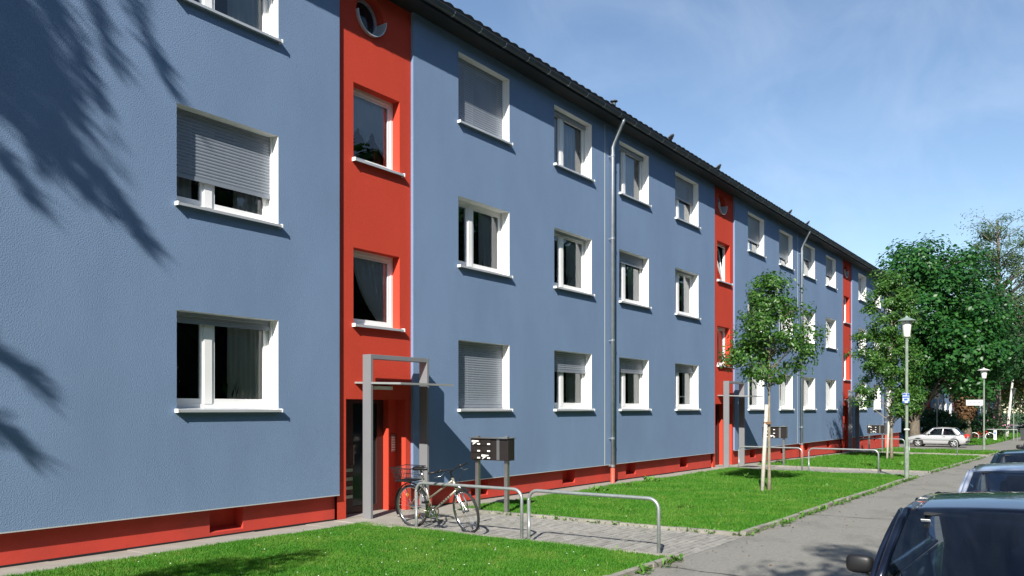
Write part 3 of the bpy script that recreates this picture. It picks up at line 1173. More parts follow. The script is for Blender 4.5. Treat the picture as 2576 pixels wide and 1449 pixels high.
dish(24.0, 'satellite dish nearest of the four on the roof edge')
dish(27.9, 'second satellite dish from the left, in front of the snow guard')
dish(36.0, 'third satellite dish from the left on the roof edge')
dish(38.6, 'farthest satellite dish on the roof edge')
v = empty('roof_vent', (19.3, .1, 9.6))
MB().tube([(0, 0, -.2), (0, 0, .28)], .05, 10).build('pipe', M['gutter'], v)
MB().lathe([(.001, .36), (.10, .32), (.10, .30), (.05, .29)], (0, 0, 0), 12).build('cap', M['gutter'], v)
tag(v, 'small vent pipe with a cap on the roof above the downpipe', 'vent')
for (a, b, lb) in ((26.2, 30.5, 'thin snow guard rail on the roof beside a dish'), (45.0, 49.0, 'farther thin snow guard rail near the roof end')):
    sg = empty('snow_guard', (a, 1.1, 10.25))
    mb = MB()
    for zz in (.12, .22, .32):
        mb.tube([(0, 0, zz), (b - a, 0, zz)], .010, 5)
    mb.build('rail', M['dish'], sg)
    for k in range(int((b - a) / .6) + 1):
        MB().tube([(k * .6, .1, -.1), (k * .6, 0, .34)], .008, 5).build('post', M['dish'], sg)
    tag(sg, lb, 'snow guard', 'snow guards')

# ================================================================== bicycle racks
def make_rack():
    o = empty('bicycle_rack', (0, 0, 0))
    pts = [(0, 0, -.1), (0, 0, .60)]
    for k in range(7):
        a = k / 6 * math.pi / 2
        pts.append((0, -.14 + .14 * math.cos(a), .60 + .14 * math.sin(a)))
    for k in range(7):
        a = math.pi / 2 - k / 6 * math.pi / 2
        pts.append((0, -1.86 - .14 * math.cos(a), .60 + .14 * math.sin(a)))
    pts.append((0, -2.0, -.1))
    MB().tube(pts, .024, 10).build('tube', M['galv'], o, smooth=True)
    c_ = MB()
    for y in (0, -2.0):
        c_.lathe([(.06, -.02), (.06, .03), (.026, .035)], (0, y, 0), 12)
    c_.build('foot_collar', M['kerb'], o)
    return o


rk = make_rack()
spots = [(9.74, -1.60, 'galvanised rack hoop that the parked bicycle leans on'),
         (9.74, -3.72, 'empty galvanised rack hoop nearest the pavement on the first path'),
         (26.1, -.75, 'galvanised rack hoop behind the first young tree stake'),
         (26.1, -2.95, 'galvanised rack hoop left of the nearest lamp post'),
         (42.45, -.7, 'distant rack hoop in front of the third entrance mailboxes'),
         (42.45, -2.9, 'distant rack hoop in front of the silver hatchback')]
for i, (x, y, lb) in enumerate(spots):
    o = rk if i == 0 else copy_tree(rk)
    o.location = (x, y, gz(x))
    tag(o, lb, 'bicycle rack', 'bicycle racks along the entrance paths')

# ================================================================== mailboxes
def make_mailbox():
    o = empty('mailbox_stand')
    # local: front faces -X, width along -Y (0 .. -1.08)
    for y in (-.08, -.70):
        MB().box(.10, .17, y - .035, y + .035, -.2, 1.40).build('post', M['steel'], o)
    body = MB()
    body.box(0.02, .24, -.46, 0, .97, 1.36)
    bo = body.build('box', M['mailbox'], o, bevel=.004)
    MB().box(-.03, .26, -.81, .01, 1.362, 1.378).build('lid', M['steel'], bo)
    for c_ in range(2):
        for r_ in range(3):
            y0, z0 = -.02 - c_ * .215, .985 + r_ * .125
            f = MB().box(.004, .022, y0 - .205, y0, z0, z0 + .115).build('flap', M['mailbox'], o)
            MB().box(0, .0045, y0 - .195, y0 - .135, z0 + .015, z0 + .04).build('name_plate', M['label'], f)
            MB().box(0, .0045, y0 - .04, y0 - .022, z0 + .018, z0 + .038).build('lock', M['chrome'], f)
    for (y0, z0) in ((-.05, 1.31), (-.26, 1.055)):
        n = MB()
        n.add([(-.02, y0, z0 - .02), (-.02, y0 + .0, z0 + .018), (0.0, y0 - .14, z0 + .01), (.0, y0 - .14, z0 - .004), (.004, y0, z0 - .07), (.004, y0 - .01, z0 - .02)],
              [(0, 1, 2, 3), (4, 5, 3, 2)])
        n.build('newspaper', M['paper'], o)
    sp = MB().box(.021, .239, -.80, -.462, .97, 1.36).build('side_panel', M['mailbox'], o, bevel=.004)
    MB().box(.014, .0205, -.62, -.56, .98, 1.35).build('trim', M['steel'], sp)
    return o


mbx = make_mailbox()
for i, (x, y, lb) in enumerate(((11.93, -.94, 'dark steel mailbox stand behind the parked bicycle'),
                                (28.75, -.62, 'dark steel mailbox stand behind the first young tree'),
                                (45.0, -.5, 'farthest mailbox stand beside the second young tree'))):
    o = mbx if i == 0 else copy_tree(mbx)
    o.location = (x, y, gz(x))
    o.rotation_euler = (0, 0, R(4))
    tag(o, lb, 'mailbox', 'mailbox stands at the entrances')

# ================================================================== bicycle
def wheel(mb_t, mb_r, mb_s, c, r, n):
    """n: unit axle vector; tyre, rim, spokes"""
    n = Vector(n).normalized()
    u = Vector((0, 0, 1))
    u = (u - n * u.dot(n)).normalized()
    v = n.cross(u)
    c = Vector(c)
    seg = 40
    mb_t.tube([c + (u * math.cos(2 * math.pi * k / seg) + v * math.sin(2 * math.pi * k / seg)) * (r - .018) for k in range(seg)], .018, 8, closed=True)
    mb_r.tube([c + (u * math.cos(2 * math.pi * k / seg) + v * math.sin(2 * math.pi * k / seg)) * (r - .042) for k in range(seg)], .011, 6, closed=True)
    for k in range(28):
        a = 2 * math.pi * k / 28
        d = u * math.cos(a) + v * math.sin(a)
        s = .028 if k % 2 else -.028
        mb_s.tube([c + n * s + d * .03, c + d * (r - .045)], .0016, 4, cap=False)
    mb_s.tube([c - n * .05, c + n * .05], .018, 8)


def make_bicycle(name, loc, rz, lean, steer, label, colour, full=True, white_tyre=False):
    """local: bike runs along -Y (front) from rear axle at origin; x = left/right"""
    o = empty(name, loc, rz)
    o.rotation_euler = (0, lean, rz)
    r = .345
    wb = 1.15
    RA = Vector((0, 0, r))
    BB = Vector((0, -.44, .29))
    ST = Vector((0, -.30, .77))        # seat tube top
    HT = Vector((0, -.90, .84))
    HB = Vector((0, -.97, .66))
    FA = Vector((0, -wb, r))
    fr = MB()
    fr.tube([BB, ST], .017, 8)
    fr.tube([BB, HB], .019, 8)
    fr.tube([BB.lerp(ST, .42), HT + Vector((0, -.01, -.03))], .016, 8)
    for s in (-1, 1):
        fr.tube([RA + Vector((.05 * s, 0, 0)), BB + Vector((.03 * s, .03, 0))], .009, 6)
        fr.tube([RA + Vector((.05 * s, 0, 0)), ST + Vector((.02 * s, 0, -.05))], .009, 6)
    fr.tube([HB, HT], .022, 8)
    fo = fr.build('frame', colour, o, smooth=True)
    bl = MB()
    for k in range(5):
        p = BB.lerp(HB, .38 + .09 * k)
        bl.box(-.0215, -.0195, p.y - .012, p.y + .012, p.z - .008, p.z + .010)
    bl.build('lettering', M['black'], fo)
    # rear wheel
    t, q, s_ = MB(), MB(), MB()
    wheel(t, q, s_, RA, r, (1, 0, 0))
    to = t.build('wheel', M['label'] if white_tyre else M['rubber'], o, smooth=True)
    q.build('rim', M['chrome'], to, smooth=True)
    s_.build('spokes', M['chrome'], to)
    # front assembly steered about the head tube
    ax = (HT - HB).normalized()
    RM = Matrix.Translation(HB) @ Matrix.Rotation(steer, 4, ax) @ Matrix.Translation(-HB)

    def F(p):
        return RM @ Vector(p)
    t, q, s_ = MB(), MB(), MB()
    nrm = (RM.to_3x3() @ Vector((1, 0, 0)))
    wheel(t, q, s_, F(FA), r, nrm)
    to = t.build('wheel', M['label'] if white_tyre else M['rubber'], o, smooth=True)
    q.build('rim', M['chrome'], to, smooth=True)
    s_.build('spokes', M['chrome'], to)
    fk = MB()
    for s in (-1, 1):
        fk.tube([F(HB + Vector((.0, 0, -.01))), F(HB + Vector((.055 * s, -.02, -.03))), F(FA + Vector((.055 * s, .03, .12))), F(FA + Vector((.05 * s, 0, 0)))], [.014, .014, .012, .009], 8)
    fk.build('fork', M['chrome'], o, smooth=True)
    hb = MB()
    top = HT + ax * .10
    hb.tube([F(HT), F(top), F(top + Vector((0, -.07, .03)))], .014, 8)
    b = top + Vector((0, -.07, .03))
    bar = [b + Vector((s * x, y, z)) for s, x, y, z in
           ((-1, .33, .12, .02), (-1, .20, .06, .02), (-1, .10, 0, .03), (1, 0, -.01, 0), (1, .10, 0, .03), (1, .20, .06, .02), (1, .33, .12, .02))]
    hb.tube([F(p) for p in bar], .011, 8)
    ho = hb.build('handlebar', M['black'], o, smooth=True)
    for s in (-1, 1):
        gr = MB()
        gr.tube([F(b + Vector((s * .20, .06, .02))), F(b + Vector((s * .35, .133, .02)))], .017, 8)
        gr.tube([F(b + Vector((s * .16, .03, .03))), F(b + Vector((s * .19, .05, .03)))], .028, 8)
        gr.build('grip', M['black'], ho, smooth=True)
    for s in (-1, 1):
        bk = MB()
        bk.tube([F(b + Vector((s * .15, .0, .0))), F(b + Vector((s * .22, -.0, -.04))), F(b + Vector((s * .31, .07, -.05)))], .007, 6)
        bk.build('brake_lever', M['chrome'], ho, smooth=True)
    if full:
        cb = MB()
        for s in (-1, 1):
            cb.tube([F(b + Vector((s * .15, -.02, 0))), F(b + Vector((s * .12, -.12, .0))), F(b + Vector((s * .03, -.12, -.16))), F(HB + Vector((0.01 * s, -.03, .02)))], .0035, 5)
        cb.build('cable', M['black'], ho)
        ll = MB()
        ll.lathe([(.001, -.05), (.035, -.04), (.04, .0), (.03, .012), (.001, .012)], (0, 0, 0), 12, 'y')
        ll.xf(RM @ Matrix.Translation(HB + Vector((0, -.09, .05))))
        ll.build('headlamp', M['chrome'], o, smooth=True)
    # saddle
    sp = MB()
    sp.tube([ST, ST + Vector((0, .06, .16))], .013, 8)
    sp.build('seat_post', M['chrome'], o, smooth=True)
    sd = MB()
    c = ST + Vector((0, .05, .19))

    def sadd(u, v):
        a = 2 * math.pi * u
        t_ = v
        y = .14 - .27 * t_
        wdt = .075 * (1 - t_) ** .7 + .018
        if t_ < .08 or t_ > .96:
            wdt *= .35
        return c + Vector((wdt * math.cos(a), y, (.028 if math.sin(a) > 0 else .04) * math.sin(a) * (1 - .3 * t_)))
    sd.grid(sadd, 12, 10)
    sd.build('saddle', M['black'], o, smooth=True)
    # mudguards
    def guard(cn, a0, a1, T):
        mg = MB()
        mg.grid(lambda u, v: T @ (cn + Vector((.03 * (2 * v - 1), (r + .022 + .012 * math.sin(math.pi * v)) * math.cos(a0 + (a1 - a0) * u), (r + .022 + .012 * math.sin(math.pi * v)) * math.sin(a0 + (a1 - a0) * u)))), 20, 4)
        mg.build('mudguard', M['black'], o, smooth=True)
    I4 = Matrix.Identity(4)
    guard(RA, R(-25), R(150), I4)
    if full:
        guard(FA, R(70), R(115), RM)
    # drive train
    cr = MB()
    cr.lathe([(.062, .05), (.085, .05), (.085, .056), (.062, .056)], BB, 24, 'x')
    cr.lathe([(.062, -.056), (.082, -.056), (.085, -.05), (.062, -.05)], BB, 24, 'x')
    for k in range(5):
        a = 2 * math.pi * k / 5
        cr.tube([BB + Vector((-.053, 0, 0)), BB + Vector((-.053, .075 * math.cos(a), .075 * math.sin(a)))], .008, 5)
    cr.build('chainring', M['chrome'], o)
    ck = MB()
    ck.tube([BB + Vector((-.065, 0, 0)), BB + Vector((-.075, .02, .17))], .012, 6)
    ck.tube([BB + Vector((.065, 0, 0)), BB + Vector((.075, -.02, -.17))], .012, 6)
    ck.build('crank', M['chrome'], o)
    MB().box(-.17, -.08, -.44 + .02 - .04, -.44 + .02 + .04, .29 + .155, .29 + .185).build('pedal', M['black'], o)
    MB().box(.08, .17, -.44 - .02 - .04, -.44 - .02 + .04, .29 - .185, .29 - .155).build('pedal', M['black'], o)
    ch = MB()
    for dz in (.045, -.04):
        ch.tube([RA + Vector((-.045, 0, dz * .8)), BB + Vector((-.05, 0, dz * 1.9))], .004, 4)
    ch.build('chain', M['black'], o)
    if full:
        ks_ = MB()
        ks_.tube([BB + Vector((.03, .12, -.02)), BB + Vector((.16, .16, -.28))], .009, 6)
        ks_.build('kickstand', M['steel'], o)
        # carrier and wire basket
        ca = MB()
        for s in (-1, 1):
            ca.tube([RA + Vector((.05 * s, 0, .01)), Vector((.055 * s, .08, .735))], .005, 5)
            ca.tube([Vector((.055 * s, -.22, .74)), Vector((.055 * s, .28, .735))], .005, 5)
        ca.build('carrier', M['black'], o)
        bs = MB()
        z0, z1 = .76, .97

        def P(u, v, t_):
            e = .05 * t_
            return Vector(((-.13 - e) + (.26 + 2 * e) * u, (-.12 - e) + (.34 + 2 * e) * v, z0 + (z1 - z0) * t_))
        for t_ in (0, .33, .66, 1.0):
            rr_ = .007 if t_ in (0, 1.0) else .0036
            bs.tube([P(0, 0, t_), P(1, 0, t_), P(1, 1, t_), P(0, 1, t_)], rr_, 5, closed=True)
        for k in range(12):
            u = k / 11
            for (a, b_) in (((u, 0), (u, 0)), ((u, 1), (u, 1)), ((0, u), (0, u)), ((1, u), (1, u))):
                bs.tube([P(a[0], a[1], 0), P(a[0], a[1], 1)], .0034, 4, cap=False)
            bs.tube([P(u, 0, 0), P(u, 1, 0)], .0034, 4, cap=False)
        bs.build('basket', M['black'], o)
        rf = MB()
        for a in (1.1, 3.9):
            rf.lathe([(.001, -.004), (.03, 0), (.001, .004)], RA + Vector((0, .2 * math.cos(a), .2 * math.sin(a))), 8, 'x')
        rf.build('spoke_reflector', pmat('amber', (.7, .32, .05), .3), o)
    tag(o, label, 'bicycle')
    return o


make_bicycle('bicycle', (9.90, -1.40, gz(9.9) + .004), R(-3), R(-5), R(-16),
             'champagne coloured bicycle with black rear basket leaning at the rack', M['bikeframe'])
make_bicycle('bicycle', (80.0, -1.35, gz(80) + .004), R(8), R(4), R(10),
             'far bicycle with white tyres beside the ivy trunk', M['redplastic'], full=False, white_tyre=True)

# ================================================================== street lamps
def make_lamp(capmat, k=1.0):
    o = empty('street_lamp')
    p = MB()
    p.lathe([(.062, -.2), (.062, .85), (.055, .88), (.042, .92), (.040, 3.85), (.046, 3.86), (.046, 3.9), (.03, 3.92)], (0, 0, 0), 16)
    po = p.build('post', M['lamppost'], o, smooth=False)
    MB().box(-.066, -.0615, -.03, .03, .45, .75).build('service_door', M['lamppost'], po)
    g = MB()
    g.lathe([(.001, 3.9), (.078 * k, 3.9), (.085 * k, 3.93), (.128 * k, 4.30), (.13 * k, 4.34), (.001, 4.34)], (0, 0, 0), 24)
    g.build('lamp_shade', M['lampglass'], o, smooth=True)
    c = MB()
    c.lathe([(.13 * k, 4.33), (.25 * k, 4.335), (.255 * k, 4.345), (.14 * k, 4.40), (.05, 4.44), (.025, 4.48), (.001, 4.485)], (0, 0, 0), 28)
    c.build('cap', capmat, o, smooth=False)
    return o


l1 = make_lamp(M['lampcap'])
l1.location = (24.85, -5.93, gz(24.85))
tag(l1, 'nearest green street lamp, a small sign plate on its post', 'street lamp', 'street lamps along the pavement')
sg = MB().box(-.115, -.10, -.085, .085, 2.10, 2.37).build('sign_plate', M['signpale'], l1)
sg2 = MB()
for (a, b, c, d) in ((-.085, -.02, 2.30, 2.36), (.0, .08, 2.31, 2.36), (-.08, .08, 2.24, 2.28), (-.04, .05, 2.17, 2.22), (-.085, -.05, 2.10, 2.15), (.03, .085, 2.10, 2.15)):
    sg2.box(-.118, -.1152, a, b, c, d)
sg2.build('sign_print', M['signblue'], sg)
MB().lathe([(.07, 1.36), (.07, 1.40)], (0, 0, 0), 12).build('clamp', M['label'], l1)
l2 = make_lamp(M['lampcapwhite'], 1.3)
l2.location = (51.2, -5.05, gz(51.2))
tag(l2, 'second street lamp with a pale cap and a street name sign', 'street lamp', 'street lamps along the pavement')
MB().box(-.02, .02, .02, .92, 2.46, 2.76).xf(Matrix.Rotation(R(-18), 4, 'Z')).build('street_name_sign', M['label'], l2)
mb = MB()
for k in range(9):
    hgt = [.09, .09, .07, .07, .09, .07, .07, .07, .09][k]
    mb.box(-.024, -.0205, .78 - k * .07 - .03, .78 - k * .07, 2.57, 2.57 + hgt)
mb.xf(Matrix.Rotation(R(-18), 4, 'Z')).build('sign_lettering', M['signblue'], l2)
l3 = make_lamp(M['lampcap'], 1.15)
l3.location = (82.0, -4.05, gz(82))
tag(l3, 'farthest street lamp, beside the dark bin', 'street lamp', 'street lamps along the pavement')

# ================================================================== vegetation
def leaves_np(C, Nn, size, rs, fold=.25, aspect=.55):
    """C centres, Nn leaf normals, size array -> verts, tris (4 verts, 2 tris each)"""
    n = len(C)
    Nn = Nn / np.linalg.norm(Nn, axis=1, keepdims=True)
    ref = rs.normal(size=(n, 3))
    u = np.cross(Nn, ref)
    u /= np.linalg.norm(u, axis=1, keepdims=True) + 1e-9
    v = np.cross(Nn, u)
    sz = size[:, None]
    a = C - u * sz * .5
    b = C + v * sz * aspect * .5 + Nn * sz * fold * .3
    c = C + u * sz * .5
    d = C - v * sz * aspect * .5 + Nn * sz * fold * .3
    V = np.stack([a, b, c, d], 1).reshape(-1, 3)
    i = np.arange(n)[:, None] * 4
    F = np.concatenate([i + np.array([[0, 1, 2]]), i + np.array([[0, 2, 3]])], 1).reshape(-1, 3)
    return V, F


def lump(dirs, seed, amp):
    r = np.random.default_rng(seed)
    k = np.zeros(len(dirs))
    for _ in range(9):
        a = r.normal(size=3)
        a /= np.linalg.norm(a)
        k += np.clip((dirs @ a - .55) / .45, 0, 1) * r.uniform(-.6, 1.0)
    return 1 + amp * k


def make_tree(name, base, trunk_h, trunk_r, lobes, ncl, nlf, lsize, lmat, bmat, seed, label, cat='tree', group=None,
              cl_r=.35, lean=(0, 0), trunk_top=None, droop=0.0, hollow=.35, up=.6, shoots=0, brn=None, asp=.55, lim_r=.3):
    """lobes: list of (cx,cy,cz,rx,ry,rz,weight) crown ellipsoids relative to base"""
    rs = np.random.default_rng(seed)
    o = empty(name, base)
    wts = np.array([l[6] for l in lobes], float)
    wts /= wts.sum()
    which = rs.choice(len(lobes), size=ncl, p=wts)
    d = rs.normal(size=(ncl, 3))
    d /= np.linalg.norm(d, axis=1, keepdims=True)
    rad = (hollow ** 3 + (1 - hollow ** 3) * rs.random(ncl)) ** (1 / 3)
    rad = rad * lump(d, seed + 1, .22)
    LB = np.array([l[:6] for l in lobes])
    P = LB[which, :3] + d * rad[:, None] * LB[which, 3:6]
    # trunk
    mb = MB()
    tt = trunk_top if trunk_top else trunk_h
    pts, rr = [], []
    nseg = 9
    for i in range(nseg + 1):
        t = i / nseg
        pts.append(Vector((lean[0] * t + .04 * trunk_r * 8 * math.sin(t * 7 + seed) * t, lean[1] * t + .04 * trunk_r * 8 * math.cos(t * 5 + seed) * t, -.15 + (tt + .15) * t)))
        fl = 1.35 if i == 0 else 1.0
        rr.append(trunk_r * fl * (1 - .78 * t))
    mb.tube(pts, rr, 10)
    # limbs to clusters
    nb = brn if brn else min(ncl, 70)
    idx = rs.choice(ncl, size=nb, replace=False)
    for j in idx:
        tip = Vector(P[j])
        t0 = min(.97, max(trunk_h * .55 / tt * .6, (tip.z - (.25 + .35 * rs.random()) * math.hypot(tip.x, tip.y) * 1.4) / tt))
        k = t0 * nseg
        i0 = int(min(nseg - 1, max(0, k)))
        st = pts[i0].lerp(pts[i0 + 1], min(1, max(0, k - i0)))
        ln = (tip - st).length
        mid = st.lerp(tip, .5) + Vector((rs.normal() * .06, rs.normal() * .06, .10 - droop * .1)) * ln
        r0 = trunk_r * lim_r * (1 - .6 * t0)
        mb.tube([st, st.lerp(mid, .55) + Vector((0, 0, -.02)) * ln, mid, mid.lerp(tip, .6) + Vector((0, 0, .03)) * ln, tip], [r0, r0 * .8, r0 * .55, r0 * .35, r0 * .15], 5, cap=False)
    mb.build('trunk', bmat, o, smooth=True)
    # leaves
    cs = cl_r * rs.uniform(.55, 1.35, ncl)
    cnt = np.maximum(3, (nlf / ncl * rs.uniform(.4, 1.6, ncl))).astype(int)
    cid = np.repeat(np.arange(ncl), cnt)
    n = len(cid)
    off = rs.normal(size=(n, 3)) * np.array([1, 1, .62])
    off /= np.maximum(1, np.linalg.norm(off, axis=1, keepdims=True) / 1.6)
    C = P[cid] + off * cs[cid][:, None] * .62
    if droop:
        hd = np.hypot(off[:, 0], off[:, 1])
        C[:, 2] -= droop * hd * cs[cid] * .6
    nrm = off * .7 + np.array([0, 0, up]) + d[cid] * .5 + rs.normal(size=(n, 3)) * .45
    V, F = leaves_np(C, nrm, lsize * rs.uniform(.6, 1.3, n), rs, aspect=asp)
    np_mesh('crown', V, F, lmat, o)
    tag(o, label, cat, group)
    return o


# two staked young trees
make_tree('young_tree', (19.15, -4.03, gz(19.15)), 2.3, .042,
          [(.05, .05, 4.05, .62, .62, .92, 5), (-.1, .14, 3.2, .74, .74, .76, 4), (.1, -.74, 3.5, .30, .30, .74, 1.8), (0, .58, 3.25, .42, .36, .5, 1.6), (.0, -.05, 4.75, .34, .34, .36, 1)],
          120, 11500, .084, M['leafyoung'], M['barkpale'], 11, 'nearest young leafy tree tied to a white stake', group='young trees on the lawns',
          cl_r=.25, trunk_top=4.7, hollow=.15, brn=70, lim_r=.42)
make_tree('young_tree', (36.2, -3.35, gz(36.2)), 2.2, .06,
          [(0, 0, 5.6, .95, .85, 1.9, 5), (.0, .5, 4.0, 1.1, .95, 1.3, 4), (0, -.4, 3.6, 1.0, .9, 1.3, 4), (0, .9, 2.6, .6, .5, .5, 1), (0, -.5, 2.4, .7, .7, .7, 1.5), (0, .2, 7.0, .5, .5, .6, 1)],
          210, 21000, .115, M['leafyoung'], M['barkpale'], 12, 'second young tree with a stake, before the big maple', group='young trees on the lawns',
          cl_r=.32, trunk_top=7.0, hollow=.15, brn=60, lim_r=.4)


def stake(base, top, lb):
    o = empty('tree_stake', base)
    d = Vector(top) - Vector(base)
    MB().tube([d * -.06, d * .5, d], [.048, .045, .042], 10).build('pole', M['stake'], o, smooth=True)
    p = d * .78
    mb = MB()
    for k in range(3):
        mb.tube([p + Vector((.06 * math.cos(a) + .02, .09 * math.sin(a) - .03, .02 * k)) for a in [2 * math.pi * i / 10 for i in range(10)]], .010, 5, closed=True)
    mb.build('rope', M['rope'], o)
    tag(o, lb, 'stake', 'tree stakes')


stake((18.90, -3.95, gz(18.9)), (19.12, -3.98, 1.98), 'pale wooden stake roped to the nearest young tree')
stake((36.0, -3.22, gz(36)), (36.15, -3.28, 2.0), 'pale stake beside the second young tree')

# large maple in the gap between the blocks
make_tree('maple_tree', (63.5, .45, gz(63.5)), 4.5, .36,
          [(-.5, -.6, 9.2, 3.9, 4.1, 3.9, 6), (0, -2.6, 7.4, 3.2, 3.6, 3.4, 5), (-1, 2.6, 7.8, 3.4, 3.8, 4.2, 5), (-2, 4.0, 5.6, 2.6, 2.2, 2.6, 2), (-2, -3.4, 6.2, 2.6, 2.0, 2.6, 3),
           (-1.5, 1.2, 4.4, 2.6, 2.8, 2.2, 3), (0, -1, 12.6, 2.5, 2.6, 1.9, 2), (0, 3.8, 10.8, 2.0, 2.0, 1.8, 1)],
          380, 42000, .27, M['leafmaple'], M['bark'], 21, 'broad dark green maple filling the gap behind the block', cl_r=1.0, trunk_top=11, hollow=.45, brn=90, up=.9, asp=.75)
# ivy clad tree
make_tree('ivy_tree', (79.5, -.75, gz(79.5)), 5.0, .45,
          [(0, 0, 9.5, 3.6, 4.0, 3.6, 5), (0, -2.5, 7.2, 3.0, 2.6, 2.6, 3), (0, 2.5, 8.0, 3, 3, 3, 3), (0, -1.5, 12, 2.6, 2.6, 2.2, 2)],
          190, 15000, .30, M['leafdark'], M['bark'], 22, 'dark tree with a thick trunk wrapped in brown ivy', cl_r=1.0, trunk_top=12, hollow=.45, brn=60, up=.8)
iv = bpy.data.objects['ivy_tree']
rs = np.random.default_rng(5)
n = 2600
zz = rs.uniform(1.7, 6.2, n)
aa = rs.uniform(0, 2 * math.pi, n)
rad = (.42 + .75 * np.exp(-((zz - 3.9) / 1.5) ** 2)) * rs.uniform(.55, 1.1, n)
C = np.stack([rad * np.cos(aa), rad * np.sin(aa), zz], 1)
nr = np.stack([np.cos(aa), np.sin(aa), np.full(n, .3)], 1) + rs.normal(size=(n, 3)) * .4
V, F = leaves_np(C, nr, rs.uniform(.14, .3, n), rs, aspect=.8)
np_mesh('ivy', V, F, M['ivybrown'], iv)

# tall feathery tree at the right
make_tree('feathery_tree', (98.0, -1.4, gz(98)), 9.0, .42,
          [(0, 0, 20.5, 3.2, 3.4, 3.2, 3), (0, 3.2, 17.5, 3.4, 2.8, 2.0, 3), (0, -3.0, 17.0, 3.5, 3.0, 2.4, 3), (0, -1.0, 13.2, 5.0, 6.0, 2.6, 4), (0, 4.2, 12.6, 3, 2.6, 1.8, 2), (0, -5, 11, 3, 3, 2.5, 2)],
          260, 34000, .27, M['leafpale'], M['bark'], 31, 'tall airy tree with thin feathery foliage rising above the maple', cl_r=.95, trunk_top=22, hollow=.2, brn=120, up=1.2, asp=.35, lim_r=.3)
make_tree('background_tree', (108.0, -3.4, gz(108)), 6.0, .35,
          [(0, 0, 10.5, 4.2, 4.2, 4.2, 4), (0, 2.5, 7, 3.5, 3.5, 3, 3), (0, -3, 8, 3.5, 3.5, 3.2, 3)],
          190, 17000, .30, M['leafyellow'], M['bark'], 32, 'yellowish green tree right of the ivy tree', cl_r=1.1, trunk_top=13, hollow=.4, brn=50)
make_tree('background_tree', (130.0, -2.0, gz(130)), 6.0, .4,
          [(0, 0, 9.5, 5, 5, 5.0, 4), (0, 3, 6, 4, 4, 4, 3), (0, -4, 7, 4, 4, 4, 3)],
          170, 11000, .38, M['leafdark'], M['bark'], 33, 'dark dense tree at the right edge behind the lamps', cl_r=1.3, trunk_top=12, hollow=.4, brn=40)
make_tree('background_tree', (150.0, -2.0, gz(150)), 6.0, .4,
          [(0, 0, 9.5, 6, 6, 6, 4), (0, 5, 6, 5, 5, 4, 3), (0, -5, 6, 5, 5, 5, 3)],
          190, 11000, .45, M['leafdark'], M['bark'], 34, 'dark tree closing the view at the end of the street', cl_r=1.5, trunk_top=13, hollow=.4, brn=40)
make_tree('birch_tree', (93.0, -2.6, gz(95)), 5.0, .16,
          [(0, 0, 8.5, 2.0, 2.2, 2.6, 4)], 50, 3000, .2, M['leafdark'], M['birch'], 35,
          'slender birch with a leaning white trunk behind the flowering bush', cl_r=.8, trunk_top=9.5, lean=(.6, -.9), brn=25)
# flowering bush and hedge far behind
make_tree('flowering_bush', (84.0, -2.55, gz(84)), .6, .06,
          [(0, 0, 1.25, 1.3, 1.6, .95, 3), (0, 1.2, .9, 1, 1.1, .7, 2)], 60, 4200, .17, M['leafdark'], M['bark'], 41,
          'dark bush with pink blossom behind the white bollard', 'bush', cl_r=.4, trunk_top=1.4, brn=20)
fb = bpy.data.objects['flowering_bush']
n = 90
dd = rs.normal(size=(n, 3))
dd /= np.linalg.norm(dd, axis=1, keepdims=True)
C = np.array([0, -.1, 1.35]) + dd * np.array([1.3, 1.3, .9])
V, F = leaves_np(C, dd + rs.normal(size=(n, 3)) * .3, rs.uniform(.10, .18, n), rs, aspect=1)
np_mesh('blossom', V, F, M['pink'], fb)
for i, (x, y, lb) in enumerate(((70.5, 1.8, 'dark shrub added for the shade behind the silver hatchback'), (74.5, 2.0, 'dark shrub added for the shade between the sign post and the ivy trunk'), (116, -4.0, 'dark hedge bush at the end of the far lawn'), (103, -6.6, 'dark hedge bush behind the far bin'), (92, 1.0, 'low dark shrub at the foot of the far block'))):  # first two are added, standing for the deep shade under the maple
    make_tree('hedge_bush', (x, y, gz(x)), .8, .08, [(0, 0, 1.4, 1.8, 2.2, 1.4, 1), (0, -2, 1.2, 1.6, 1.8, 1.2, 1)], 60, 4200, .2, M['leafdark'], M['bark'], 50 + i, lb, 'bush', cl_r=.5, trunk_top=1.6, brn=15)

# trees standing behind the photographer and across the road (the first two cast the shade on the wall, lawn and pavement)
TB = np.array([-4.9, -3.2, gz(-5)])
make_tree('street_tree', tuple(TB), 4.0, .2,
          [(1.2, .5, 12.4, .9, .8, 1.0, 3), (-3.0, -.2, 9.6, 1.1, 1.1, 1.6, 1.4), (5.2, -1.05, 4.3, 1.3, .45, .35, 1.2)],
          70, 7000, .13, M['leafdark'], M['bark'], 61, 'tall tree outside the left edge whose drooping twigs shade the wall', cl_r=.4, trunk_top=13.0, droop=1.2, hollow=.25, brn=50, asp=.35)
